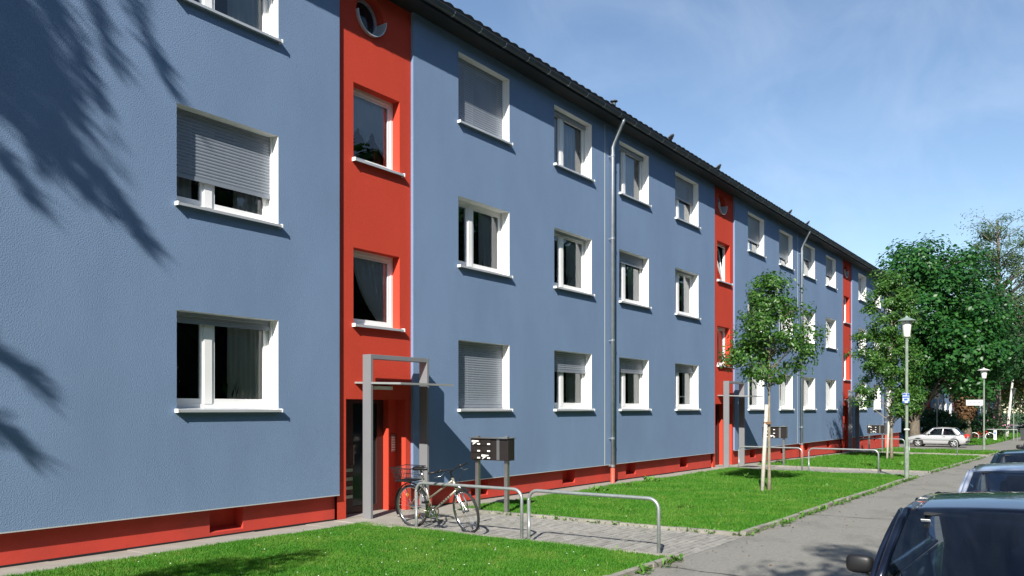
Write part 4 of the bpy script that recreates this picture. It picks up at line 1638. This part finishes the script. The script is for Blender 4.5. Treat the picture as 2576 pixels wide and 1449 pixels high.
# its long drooping twigs with needle like leaves
st_ = [o for o in bpy.data.objects if o.name.startswith('street_tree')][-1]
rs = np.random.default_rng(77)
tw, VV_, FF_, off_ = MB(), [], [], 0
STR = [(5.15, 8.0, 6.52, 6.25, 2.6, .05, 420), (4.35, 7.5, 5.55, 5.75, 2.5, .07, 460), (4.0, 7.0, 5.25, 5.45, 2.7, .09, 520), (3.6, 6.7, 5.05, 5.0, 2.8, .10, 600),
       (3.7, 6.3, 6.2, 4.05, 2.7, .08, 900), (3.2, 6.0, 5.5, 4.5, 2.8, .10, 760), (3.6, 2.8, 4.85, 2.1, 2.6, .07, 300), (3.8, 1.9, 4.65, 1.35, 2.5, .07, 260), (5.6, 8.3, 6.05, 7.4, 2.5, .04, 120),
       (4.7, 7.9, 5.75, 6.3, 2.6, .05, 330), (3.5, 7.3, 4.9, 5.9, 2.7, .09, 520), (3.4, 6.4, 4.9, 4.75, 2.8, .07, 460), (4.1, 8.0, 5.0, 6.6, 2.5, .08, 380), (3.3, 5.5, 4.75, 4.35, 2.8, .06, 320), (3.4, 7.0, 4.7, 5.5, 2.6, .10, 520)]
for (xa_, za_, xb_, zb_, dl_, th_, nn_) in STR:
    A_ = np.array([xa_ - 2.5 * dl_, -dl_, za_ + 1.85 * dl_]) - TB
    B_ = np.array([xb_ - 2.5 * dl_, -dl_, zb_ + 1.85 * dl_]) - TB
    sag = np.array([.10, 0, .12])
    S0 = np.array([0, 0, A_[2] - .4])
    tw.tube([S0, (S0 + A_) / 2 + np.array([0, 0, .35]), A_, (A_ + B_) / 2 + sag, B_], [.04, .028, .016, .009, .003], 5, cap=False)
    nn_ = int(nn_ * .8)
    t = rs.random(nn_) ** .9
    base_ = A_[None] * (1 - t[:, None]) + B_[None] * t[:, None] + sag[None] * (4 * t * (1 - t))[:, None]
    base_ = base_ + th_ * (1.1 - t)[:, None] * rs.normal(size=(nn_, 3))
    dr = (B_ - A_) / np.linalg.norm(B_ - A_)
    dirs_ = dr[None] * .9 + rs.normal(size=(nn_, 3)) * .42
    dirs_ /= np.linalg.norm(dirs_, axis=1, keepdims=True)
    ln_ = rs.uniform(.10, .26, nn_)[:, None]
    sd_ = np.cross(dirs_, rs.normal(size=(nn_, 3)))
    sd_ /= np.linalg.norm(sd_, axis=1, keepdims=True)
    wd_ = rs.uniform(.010, .022, nn_)[:, None]
    V = np.stack([base_, base_ + dirs_ * ln_ * .5 + sd_ * wd_, base_ + dirs_ * ln_, base_ + dirs_ * ln_ * .5 - sd_ * wd_], 1).reshape(-1, 3)
    i_ = np.arange(nn_)[:, None] * 4
    F = np.concatenate([i_ + np.array([[0, 1, 2]]), i_ + np.array([[0, 2, 3]])], 1).reshape(-1, 3)
    VV_.append(V)
    FF_.append(F + off_)
    off_ += len(V)
tw.build('twigs', M['bark'], st_)
np_mesh('twig_leaves', np.concatenate(VV_), np.concatenate(FF_), M['leafdark'], st_)
make_tree('street_tree', (-3.0, -14.4, gz(-1)), 4.0, .25,
          [(0, 0, 7.5, 2.2, 2.2, 2.0, 3), (1.4, 1.2, 8.6, 1.6, 1.6, 1.2, 2)],
          60, 5000, .18, M['leafmaple'], M['bark'], 62, 'tree across the road behind the parked cars', cl_r=.6, trunk_top=9, brn=40)
for i in range(13):  # unseen dense row added to keep low sky light off the facade
    x = -42 + i * 12.5
    make_tree('street_tree', (x, -24.0 + 1.5 * math.sin(i * 2.1), gz(x) - .1), 5.0, .35,
              [(0, 0, 9.5, 6.4, 4.6, 6.0, 5), (2, 1, 13.5, 4.2, 3.2, 3.4, 2), (-3, 0, 5.0, 4.4, 3.6, 4.4, 3), (3, 0, 4.0, 4.4, 3.6, 4.0, 3)],
              240, 9000, .95, M['leafdark'], M['bark'], 70 + i, 'added tree in the unseen row across the road that blocks low sky light', cl_r=1.5, trunk_top=13, hollow=.35, brn=30,
              group='added trees screening the low sky')


# ---------------------------------------------------------------- grass
def grass(name, regions, h, wd, m, seed, label):
    """regions: list of (x0,x1,y0,y1,density,scale)"""
    rs = np.random.default_rng(seed)
    VV, FF, off = [], [], 0
    for (x0, x1, y0, y1, den, sc) in regions:
        n = int((x1 - x0) * (y1 - y0) * den)
        # tufted distribution
        nt_ = max(1, n // 7)
        tx, ty = rs.uniform(x0, x1, nt_), rs.uniform(y0, y1, nt_)
        ti = rs.integers(0, nt_, n)
        X = np.clip(tx[ti] + rs.normal(size=n) * .025, x0 - .02, x1 + .02)
        Y = np.clip(ty[ti] + rs.normal(size=n) * .025, y0 - .04, y1 + .05)
        Z = gz_np(X) + .02
        patch = .75 + .25 * np.sin(X * 1.7 + 1.3 * np.sin(Y * 1.1)) * np.sin(Y * 1.9 + .7 * X)
        H = h * sc * rs.uniform(.5, 1.35, n) * patch
        a = rs.uniform(0, 2 * math.pi, n)
        la = rs.uniform(0, 2 * math.pi, n)
        ln = H * rs.uniform(.1, .75, n)
        W = wd * sc ** .5 * rs.uniform(.6, 1.3, n)
        dx, dy = np.cos(a) * W / 2, np.sin(a) * W / 2
        b0 = np.stack([X - dx, Y - dy, Z], 1)
        b1_ = np.stack([X + dx, Y + dy, Z], 1)
        mx_ = X + np.cos(la) * ln * .4
        my_ = Y + np.sin(la) * ln * .4
        m0 = np.stack([mx_ - dx * .8, my_ - dy * .8, Z + H * .6], 1)
        m1 = np.stack([mx_ + dx * .8, my_ + dy * .8, Z + H * .6], 1)
        tp = np.stack([X + np.cos(la) * ln, Y + np.sin(la) * ln, Z + H], 1)
        V = np.stack([b0, b1_, m0, m1, tp], 1).reshape(-1, 3)
        i = np.arange(n)[:, None] * 5
        F = np.concatenate([i + np.array([[0, 1, 3]]), i + np.array([[0, 3, 2]]), i + np.array([[2, 3, 4]])], 1).reshape(-1, 3) + off
        off += len(V)
        VV.append(V)
        FF.append(F)
    o = np_mesh(name, np.concatenate(VV), np.concatenate(FF), m)
    tag(o, label, 'grass', kind='stuff')
    return o


Y0, Y1 = YK + .09, APR - .01
grass('grass', [(3.6, 9.68, Y0, Y1, 9000, .85)], .058, .0085, M['grass'], 1, 'bright green mown lawn in front, left of the path')
grass('grass', [(12.18, 17.5, Y0, Y1, 4200, 1.0), (17.5, 25.98, Y0, Y1, 2400, 1.2)], .058, .010, M['grass'], 2, 'bright lawn around the nearest young tree')
grass('grass', [(28.48, 42.3, Y0, Y1, 700, 1.8)], .058, .014, M['grass'], 3, 'lawn between the second and third entrance paths')
grass('grass', [(44.8, 50.25, Y0, Y1, 420, 2.2)], .058, .016, M['grass'], 4, 'last lawn patch before the side street')
strip('lawn', 66.5, 76.8, -3.6, 2.9, .03, M['soil'], 1)
strip('lawn', 76.85, 143, -3.6, 2.9, .03, M['soil'], 1)
grass('grass', [(66.5, 110, -3.6, 2.9, 130, 3.2)], .058, .03, M['grass'], 5, 'far lawn in front of the far block')
grass('dry_grass', [(3.6, 9.68, Y0, Y1, 30, 1.1), (12.18, 25.98, Y0, Y1, 14, 1.3)], .06, .008, M['grassdry'], 6, 'scattered pale dry blades in the near lawns')

# daisies
rs = np.random.default_rng(17)
mb = MB()
for k in range(70):
    if k < 42:
        x, y = rs.uniform(5.5, 9.6), rs.uniform(-5.6, -.8)
    else:
        x, y = rs.uniform(12.3, 24), rs.uniform(-5.6, -.9)
    z = gz(x) + .055 + rs.uniform(0, .02)
    r_ = rs.uniform(.006, .010)
    mb.add([(x + r_ * math.cos(a), y + r_ * math.sin(a), z + .003 * math.sin(3 * a)) for a in [k2 * math.pi / 3 for k2 in range(6)]] + [(x, y, z + .006)],
           [(i, (i + 1) % 6, 6) for i in range(6)])
tag(mb.build('daisies', M['daisy']), 'tiny white daisies sprinkled over the lawns', 'flowers', kind='stuff')


def weed_clump(P, n, h, rs):
    VV, FF = [], []
    off = 0
    for (x, y, sc) in P:
        k = int(n * rs.uniform(.5, 1.4))
        for _ in range(k):
            a = rs.uniform(0, 2 * math.pi)
            l_ = h * sc * rs.uniform(.5, 1.3)
            el = rs.uniform(.25, 1.25)
            w_ = l_ * rs.uniform(.09, .2)
            d = np.array([math.cos(a) * math.cos(el), math.sin(a) * math.cos(el), math.sin(el)])
            s_ = np.array([-math.sin(a), math.cos(a), 0])
            b = np.array([x + rs.normal() * .03 * sc, y + rs.normal() * .03 * sc, gz(x) + .01])
            m_ = b + d * l_ * .6
            t = b + d * l_ + np.array([0, 0, -.18 * l_])
            VV += [b, m_ + s_ * w_, t, m_ - s_ * w_]
            FF += [(off, off + 1, off + 2), (off, off + 2, off + 3)]
            off += 4
    return np.array(VV), np.array(FF)


# ragged growth along the pavement edge
rs = np.random.default_rng(23)
P = []
for (a, b) in LAWNS:
    x = max(a, 6.0)
    while x < b:
        if rs.random() < .8:
            P.append((x, YK - abs(rs.normal()) * .05 + .02, rs.uniform(.5, 1.25)))
        x += rs.uniform(.03, .16) if x < 27 else .22
V, F = weed_clump(P, 15, .095, rs)
tag(np_mesh('edge_weeds', V, F, M['weed']), 'ragged green weeds along the pavement edge of the lawns', 'weeds', kind='stuff')
P = [(12.12 + rs.normal() * .05, rs.uniform(-5.9, -1.3), rs.uniform(.5, 1.1)) for _ in range(110)] + [(9.72 + rs.normal() * .04, rs.uniform(-5.9, -1.3), rs.uniform(.4, .9)) for _ in range(30)] + \
    [(x, APR + rs.normal() * .03, rs.uniform(.3, .7)) for x in rs.uniform(4, 26, 70)]
V, F = weed_clump(P, 8, .085, rs)
tag(np_mesh('path_weeds', V, F, M['weed']), 'small weeds along the paved path borders', 'weeds', kind='stuff')
spots = [(16.6, -.95, 1.6, 'tall weed by the wall right of the downpipe'), (18.1, -.9, 1.6, 'bushy weed on the lawn edge under the fourth window'), (19.6, -.8, 2.2, 'yellow green weed stalk against the red plinth'),
         (22.3, -2.3, 2.0, 'leafy weed tuft on the lawn left of the young tree'), (24.2, -2.6, 1.4, 'small weed tuft left of the second portal'), (20.6, -4.9, 1.5, 'flat weed rosette on the lawn near the pavement edge'), (13.6, -3.2, 1.0, 'small dark rosette behind the empty rack hoop'),
         (14.6, -3.9, 1.1, 'low weed patch on the lawn behind the empty rack'), (31.5, -4.7, 2.0, 'dark weed tuft on the lawn right of the lamp post')]
for (x, y, sc, lb) in spots:
    V, F = weed_clump([(x + dx, y + dy, sc) for dx, dy in ((0, 0), (.1, .05), (-.08, .07), (.03, -.1))], 9, .11, rs)
    tag(np_mesh('weed_plant', V, F, M['weed']), lb, 'weed', 'weeds growing in the lawns')

# ================================================================== cars
def make_car(name, paint, L=4.3, W=1.70, H=1.40, hood=.97, belt=.95, ws0=1.33, ws1=1.95, rf=3.2, rw=3.95, tail=1.0, bow=.34, hatch=False, white_rims=False):
    """local: front bumper at x=0, +x to the rear, wheels on z=0"""
    o = empty(name)
    hw = W / 2
    # ---- lower body as a loft of cross sections
    st = [  # x, half width, bottom, shoulder z, top z
        (0.00, .72 * hw, .34, .52, .56), (.06, .86 * hw, .26, .60, .66), (.22, .95 * hw, .20, .66, .74), (.60, .985 * hw, .19, .74, .84),
        (ws0 * .88, hw, .19, .84, hood - .03), (ws0 + .12, hw, .19, belt - .03, hood), (ws1, hw, .19, belt, hood + .0), (rf, hw, .19, belt, hood + .0),
        (rw - .05, .99 * hw, .20, belt, tail), (L - .28, .97 * hw, .21, belt - .04, tail - (.0 if not hatch else .06)), (L - .07, .90 * hw, .28, belt - .12, tail - .10), (L, .76 * hw, .36, .62, .66)]
    body = MB()
    ns = 13

    def section(x, w_, zb, zs, zt):
        h = [(0, zb), (w_ * .80, zb), (w_ * .95, zb + .07), (w_ * 1.0, zb + (zs - zb) * .45), (w_ * .99, zb + (zs - zb) * .8), (w_ * .95, zs), (w_ * .86, zs + (zt - zs) * .75), (w_ * .5, zt + .0), (0, zt + .02)]
        return h
    rows = []
    for s in st:
        h = section(*s)
        ring = [(s[0], y, z) for (y, z) in h] + [(s[0], -y, z) for (y, z) in reversed(h[1:-1])]
        rows.append(ring)
    k = len(rows[0])
    vs = [p for r_ in rows for p in r_]
    fs = []
    for i in range(len(rows) - 1):
        for j in range(k):
            j2 = (j + 1) % k
            fs.append((i * k + j, i * k + j2, (i + 1) * k + j2, (i + 1) * k + j))
    fs.append(tuple(range(k)))
    fs.append(tuple(reversed(range((len(rows) - 1) * k, len(rows) * k))))
    body.add(vs, fs)
    bo = body.build('body', paint, o, smooth=True)
    sb = bo.modifiers.new('s', 'SUBSURF')
    sb.levels = 2
    sb.render_levels = 2
    # ---- greenhouse
    rwid = hw * .85                    # roof half width
    bwid = hw * .93

    def ws_lo(v):
        y = bwid * (2 * v - 1)
        return Vector((ws0 + bow * (2 * v - 1) ** 2, y, hood - .03 * (2 * v - 1) ** 2 + .02))

    def ws_hi(v):
        y = rwid * (2 * v - 1)
        return Vector((ws1 + .12 * (2 * v - 1) ** 2, y, H - .055 - .045 * (2 * v - 1) ** 2))

    def rr_hi(v):
        y = rwid * .97 * (2 * v - 1)
        return Vector((rf - .08 * (2 * v - 1) ** 2, y, H - .05 - .045 * (2 * v - 1) ** 2))

    def rr_lo(v):
        y = bwid * .93 * (2 * v - 1)
        return Vector((rw - .16 * (2 * v - 1) ** 2, y, tail - .02 * (2 * v - 1) ** 2))

    def between(A, B, bulge):
        return lambda u, v: A(v).lerp(B(v), u) + Vector((0, 0, bulge * 4 * u * (1 - u)))
    wsh = MB()
    wsh.grid(between(ws_lo, ws_hi, .018), 8, 16)
    wsh.build('windshield', M['carglass'], o, smooth=True)
    rf_ = MB()
    rf_.grid(between(ws_hi, rr_hi, .045), 12, 16)
    ro_ = rf_.build('roof', paint, o, smooth=True)
    so_ = ro_.modifiers.new('s', 'SOLIDIFY')
    so_.thickness = .03
    so_.offset = -1
    rg = MB()
    rg.grid(between(rr_hi, rr_lo, .02), 8, 16)
    rg.build('rear_window', M['carglass'], o, smooth=True)
    for sgn in (0, 1):
        A = [ws_lo(sgn), ws_hi(sgn)]
        Bq = [rr_lo(sgn), rr_hi(sgn)]
        yb_ = hw * .955 * (1 if sgn else -1)

        def side(u, v):
            lo = Vector((A[0].x + (Bq[0].x - A[0].x) * u, yb_, belt - .02))
            hi = A[1].lerp(Bq[1], u) + Vector((0, 0, .02 * 4 * u * (1 - u)))
            return lo.lerp(hi, v) + Vector((0, (1 if sgn else -1) * .02 * 4 * v * (1 - v), 0))
        sg_ = MB()
        sg_.grid(side, 12, 6)
        sg_.build('side_window', M['carglass'], o, smooth=True)

        def pil(u0, wid, mat_, nm='pillar', push=.008):
            q = MB()
            s1 = 1 if sgn else -1

            def fn(a, b):
                p = side(min(1, max(0, u0 + wid * (a - .5))), b)
                return p + Vector((0, s1 * push, 0))
            q.grid(fn, 2, 6)
            po_ = q.build(nm, mat_, o, smooth=True)
            sm_ = po_.modifiers.new('s', 'SOLIDIFY')
            sm_.thickness = .03
            sm_.offset = -1 if sgn else 1
        pil(.02, .075, paint)
        pil(.49, .05, paint if hatch else M['black'])
        pil(.95, .14, paint)
        if hatch:
            pass
        # roof rail edge and window seal
        e = MB()
        e.tube([side(u / 12, 1.0) + Vector((0, 0, -.006)) for u in range(13)], .022, 6)
        e.build('roof_edge', paint, o, smooth=True)
        e = MB()
        e.tube([side(u / 12, 0.02) for u in range(13)], .014, 6)
        e.build('window_seal', M['black'], o, smooth=True)
        ap_ = MB()
        ap_.tube([ws_lo(sgn).lerp(ws_hi(sgn), t / 6) + Vector((0, 0, .018 * 4 * t / 6 * (1 - t / 6))) for t in range(7)], .026, 8)
        ap_.build('pillar', paint, o, smooth=True)
        cp = MB()
        cp.tube([rr_lo(sgn).lerp(rr_hi(sgn), t / 6) + Vector((0, 0, .02 * 4 * t / 6 * (1 - t / 6))) for t in range(7)], .045 if hatch else .03, 8)
        cp.build('pillar', paint, o, smooth=True)
        # mirrors
        s1 = 1 if sgn else -1
        mr_ = MB()

        def mir(u, v):
            a, b = 2 * math.pi * u, math.pi * v
            sx, sy, sz_ = (abs(math.sin(b) * math.cos(a)) ** .6 * math.copysign(1, math.cos(a)), abs(math.sin(b) * math.sin(a)) ** .6 * math.copysign(1, math.sin(a)), abs(math.cos(b)) ** .6 * math.copysign(1, math.cos(b)))
            return Vector((ws0 + .52 + .05 * sx, s1 * (hw + .07) + .075 * sy, belt + .10 + .055 * sz_))
        mr_.grid(mir, 16, 10)
        mo = mr_.build('wing_mirror', M['black'] if not hatch else paint, o, smooth=True)
        MB().tube([(ws0 + .52, s1 * (hw + .03), belt + .06), (ws0 + .52, s1 * (hw - .07), belt + .02)], .025, 8).build('mirror_arm', M['black'], mo)
        # door lines and handles
        hd = MB()
        for xx in (ws1 + .78, rf + .0):
            hd.box(xx - .09, xx + .09, s1 * hw * .985 - .012, s1 * hw * .985 + .012, belt - .13, belt - .095)
        hd.build('door_handle', M['black'], o)
        # wheels
        for xx in (.78, L - .80):
            wz = .30
            t_ = MB()
            t_.lathe([(.19, -.09), (.27, -.095), (.30, -.07), (.302, 0), (.30, .07), (.27, .095), (.19, .09)], (xx, s1 * (hw - .09), wz), 28, 'y')
            wo_ = t_.build('wheel', M['rubber'], o, smooth=True)
            q = MB()
            yo = s1 * (hw - .01)
            q.lathe([(.20, yo - s1 * .05), (.20, yo), (.175, yo + s1 * .003), (.165, yo - s1 * .012)], (xx, 0, wz), 28, 'y')
            for j in range(5):
                a = 2 * math.pi * j / 5 + .3
                q.tube([(xx, yo - s1 * .008, wz), (xx + .17 * math.cos(a), yo - s1 * .008, wz + .17 * math.sin(a))], [.045, .03], 6)
            q.build('rim', M['lightgrey'] if not white_rims else M['silver'], wo_, smooth=False)
            # dark arch
            ar = MB()
            nn = 20
            yy = s1 * (hw * 1.004)
            ar.add([(xx, yy - s1 * .01, wz)] + [(xx + .345 * math.cos(math.pi * (-.08 + 1.16 * j / nn)), yy, wz + .345 * math.sin(math.pi * (-.08 + 1.16 * j / nn))) for j in range(nn + 1)],
                   [(0, j + 1, j + 2) for j in range(nn)])
            ar.build('wheel_arch', M['black'], o)
    # rubbing strips, lamps
    for s1 in (-1, 1):
        MB().box(.95, L - .98, s1 * hw * 1.0 - .012, s1 * hw * 1.0 + .012, .50, .56).build('side_strip', M['black'], o)
        MB().box(.03, .16, s1 * hw * .66 - .19, s1 * hw * .66 + .19, .56, .68).build('headlight', M['head'], o, bevel=.03)
        MB().box(L - .17, L - .015, s1 * hw * .76 - .15, s1 * hw * .76 + .15, .68, .92).build('tail_light', M['tail'], o, bevel=.03)
    for xx in (-.015, L - .12):
        MB().box(xx, xx + .14, -hw * .86, hw * .86, .36, .48).build('bumper', M['black'], o, bevel=.03)
    # interior
    it = MB()
    it.box(ws0 + .25, ws0 + .62, -hw * .82, hw * .82, .60, hood - .05)
    it.build('dashboard', M['cardark'], o, bevel=.04)
    MB().box(ws0 + .2, rw - .1, -hw * .8, hw * .8, .30, .36).build('floor_panel', M['cardark'], o)
    for (xx, lst) in ((ws1 + .42, (-.36, .36)), (ws1 + 1.25, (-.38, .38))):
        for yy in lst:
            sq = MB()
            sq.box(xx - .40, xx + .05, yy - .25, yy + .25, .36, .56)
            sq.box(xx, xx + .14, yy - .24, yy + .24, .52, 1.02)
            se = sq.build('seat', M['carseat'], o, bevel=.05)
            MB().box(xx + .03, xx + .13, yy - .13, yy + .13, 1.05, 1.21).build('headrest', M['carseat'], se, bevel=.04)
    stw = MB()
    cst = Vector((ws0 + .72, -.36, .86))
    stw.tube([cst + Vector((.05 * math.sin(a), .18 * math.cos(a), .17 * math.sin(a))) for a in [2 * math.pi * i / 20 for i in range(20)]], .014, 6, closed=True)
    stw.tube([cst, cst + Vector((-.2, 0, -.06))], .05, 8)
    stw.build('steering_wheel', M['cardark'], o, smooth=True)
    rm = MB()
    rm.box(ws1 + .06, ws1 + .10, -.12, .12, H - .21, H - .145)
    rmo = rm.build('rear_view_mirror', M['cardark'], o, bevel=.012)
    MB().tube([(ws1 + .06, 0, H - .15), (ws1 - .0, 0, H - .10)], .02, 6).build('mirror_stem', M['cardark'], rmo)
    wp = MB()
    for y0, y1 in ((-.62, -.02), (-.02, .58)):
        wp.tube([ws_lo((y0 / bwid + 1) / 2) + Vector((-.02, 0, .02)), ws_lo((y1 / bwid + 1) / 2) + Vector((.03, 0, .045))], .010, 5)
    wp.build('wiper', M['black'], o)
    cw = MB()
    cw.grid(lambda u, v: ws_lo(v) + Vector((-.10 + .11 * u, 0, -.012 + .012 * u)), 2, 16)
    cw.build('cowl', M['black'], o, smooth=True)
    for sgn in (-1, 1):
        sv = MB()
        sv.box(ws1 + .04, ws1 + .20, sgn * .36 - .26, sgn * .36 + .26, H - .105, H - .09)
        sv.build('sun_visor', M['cardark'], o)
    return o


ROADZ = -.11
c1 = make_car('parked_car', M['navy'], L=4.35, W=1.72, H=1.49, hood=1.02, belt=1.0)
c1.location = (3.23, -10.13, gz(4) + ROADZ)
tag(c1, 'navy saloon nearest the camera at the lower right edge', 'car', 'cars parked along the kerb')
stk = MB().box(0, .004, -.024, .024, -.011, .011)
stk.xf(Matrix.Translation((1.93, .60, 1.36)) @ Matrix.Rotation(R(-58), 4, 'Y'))
stk.build('windshield_sticker', M['label'], c1)
c2 = make_car('parked_car', M['silverblue'], L=4.2, W=1.70, H=1.42)
c2.location = (8.13, -9.90, gz(9.5) + ROADZ)
tag(c2, 'silver blue saloon directly behind the navy car', 'car', 'cars parked along the kerb')
c3 = make_car('parked_car', M['darkblue'], L=4.2, W=1.70, H=1.40)
c3.location = (12.75, -9.72, gz(14.5) + ROADZ)
tag(c3, 'dark teal car, third in the row at the kerb', 'car', 'cars parked along the kerb')
c4 = make_car('parked_car', M['purple'], L=4.2, W=1.68, H=1.42)
c4.location = (23.8, -9.42, gz(25) + ROADZ)
tag(c4, 'dark violet car, fourth in the row at the kerb', 'car', 'cars parked along the kerb')
c5 = make_car('parked_car', M['maroon'], L=4.2, W=1.70, H=1.50)
c5.location = (29.3, -9.3, gz(30) + ROADZ)
tag(c5, 'maroon car farthest back in the row at the right edge', 'car', 'cars parked along the kerb')
c6 = make_car('parked_car', M['silver'], L=3.80, W=1.63, H=1.40, hood=.90, belt=.86, ws0=.98, ws1=1.62, rf=3.06, rw=3.56, tail=.93, bow=.25, hatch=True, white_rims=True)
c6.scale = (.93, .93, .93)
c6.location = (60.0, .25, gz(60) + .006)
c6.rotation_euler = (0, 0, R(-90))
tag(c6, 'silver hatchback parked sideways in the gap between the blocks', 'car')

# ================================================================== far street furniture
bn = empty('wheelie_bin', (83.2, -4.75, gz(83.2)))
b_ = MB()
b_.add([(-.24, -.24, .05), (.24, -.24, .05), (.24, .24, .05), (-.24, .24, .05), (-.3, -.3, .95), (.3, -.3, .95), (.3, .3, .95), (-.3, .3, .95)],
       [(0, 3, 2, 1), (0, 1, 5, 4), (1, 2, 6, 5), (2, 3, 7, 6), (3, 0, 4, 7)])
b_.build('bin_body', M['bin'], bn)
MB().box(-.33, .33, -.32, .32, .955, 1.03).build('lid', M['bin'], bn, bevel=.02)
for y in (-.22, .22):
    MB().lathe([(.001, -.03), (.1, -.03), (.1, .03), (.001, .03)], (.24, y, .1), 12, 'y').build('wheel', M['rubber'], bn)
tag(bn, 'dark wheelie bin beside the farthest lamp', 'bin')
bo_ = empty('bollard', (79.3, -2.95, gz(79.3)))
MB().box(-.11, .11, -.11, .11, -.1, .9).build('post', M['whitepaint'], bo_, bevel=.02)
MB().box(-.115, -.111, -.06, .06, .55, .75).build('plate', M['signblue'], bo_)
tag(bo_, 'short square white bollard on the far lawn', 'bollard')
sp_ = empty('street_sign', (68.0, -.3, gz(68)))
MB().tube([(0, 0, -.2), (0, 0, 4.2)], .035, 8).build('post', M['galv'], sp_)
s1_ = MB().box(-.05, -.03, -.22, .16, 3.3, 4.3).build('sign_plate', M['label'], sp_)
mb = MB()
for k in range(4):
    mb.box(-.054, -.0502, -.10, .05, 3.42 + k * .21, 3.52 + k * .21)
mb.build('sign_print', M['bin'], s1_)
tag(sp_, 'upright white and blue sign on a thin post behind the silver hatchback', 'sign')
rl = empty('metal_railing', (80.5, -2.0, gz(80.5)))
mb = MB()
mb.tube([(0, 0, .95), (0.4, -2.4, .95)], .03, 6)
mb.build('rail', M['galv'], rl)
for k in range(4):
    MB().tube([(.13 * k, -.8 * k, -.1), (.13 * k, -.8 * k, .95)], .025, 6).build('post', M['galv'], rl)
tag(rl, 'low grey tube railing in front of the flowering bush', 'railing')

# ================================================================== litter on the pavement
rs = np.random.default_rng(99)
n = 420
X = rs.uniform(6.5, 34, n)
Y = np.where(rs.random(n) < .65, YK - np.abs(rs.normal(size=n)) * .22 - .03, rs.uniform(-8.4, YK - .05, n))
C = np.stack([X, Y, gz_np(X) + .008], 1)
nr = np.stack([rs.normal(size=n) * .3, rs.normal(size=n) * .3, np.ones(n)], 1)
V, F = leaves_np(C, nr, rs.uniform(.012, .045, n), rs, aspect=.6)
tag(np_mesh('leaf_litter', V, F, M['ivybrown']), 'small brown leaf litter scattered along the pavement', 'litter', kind='stuff')
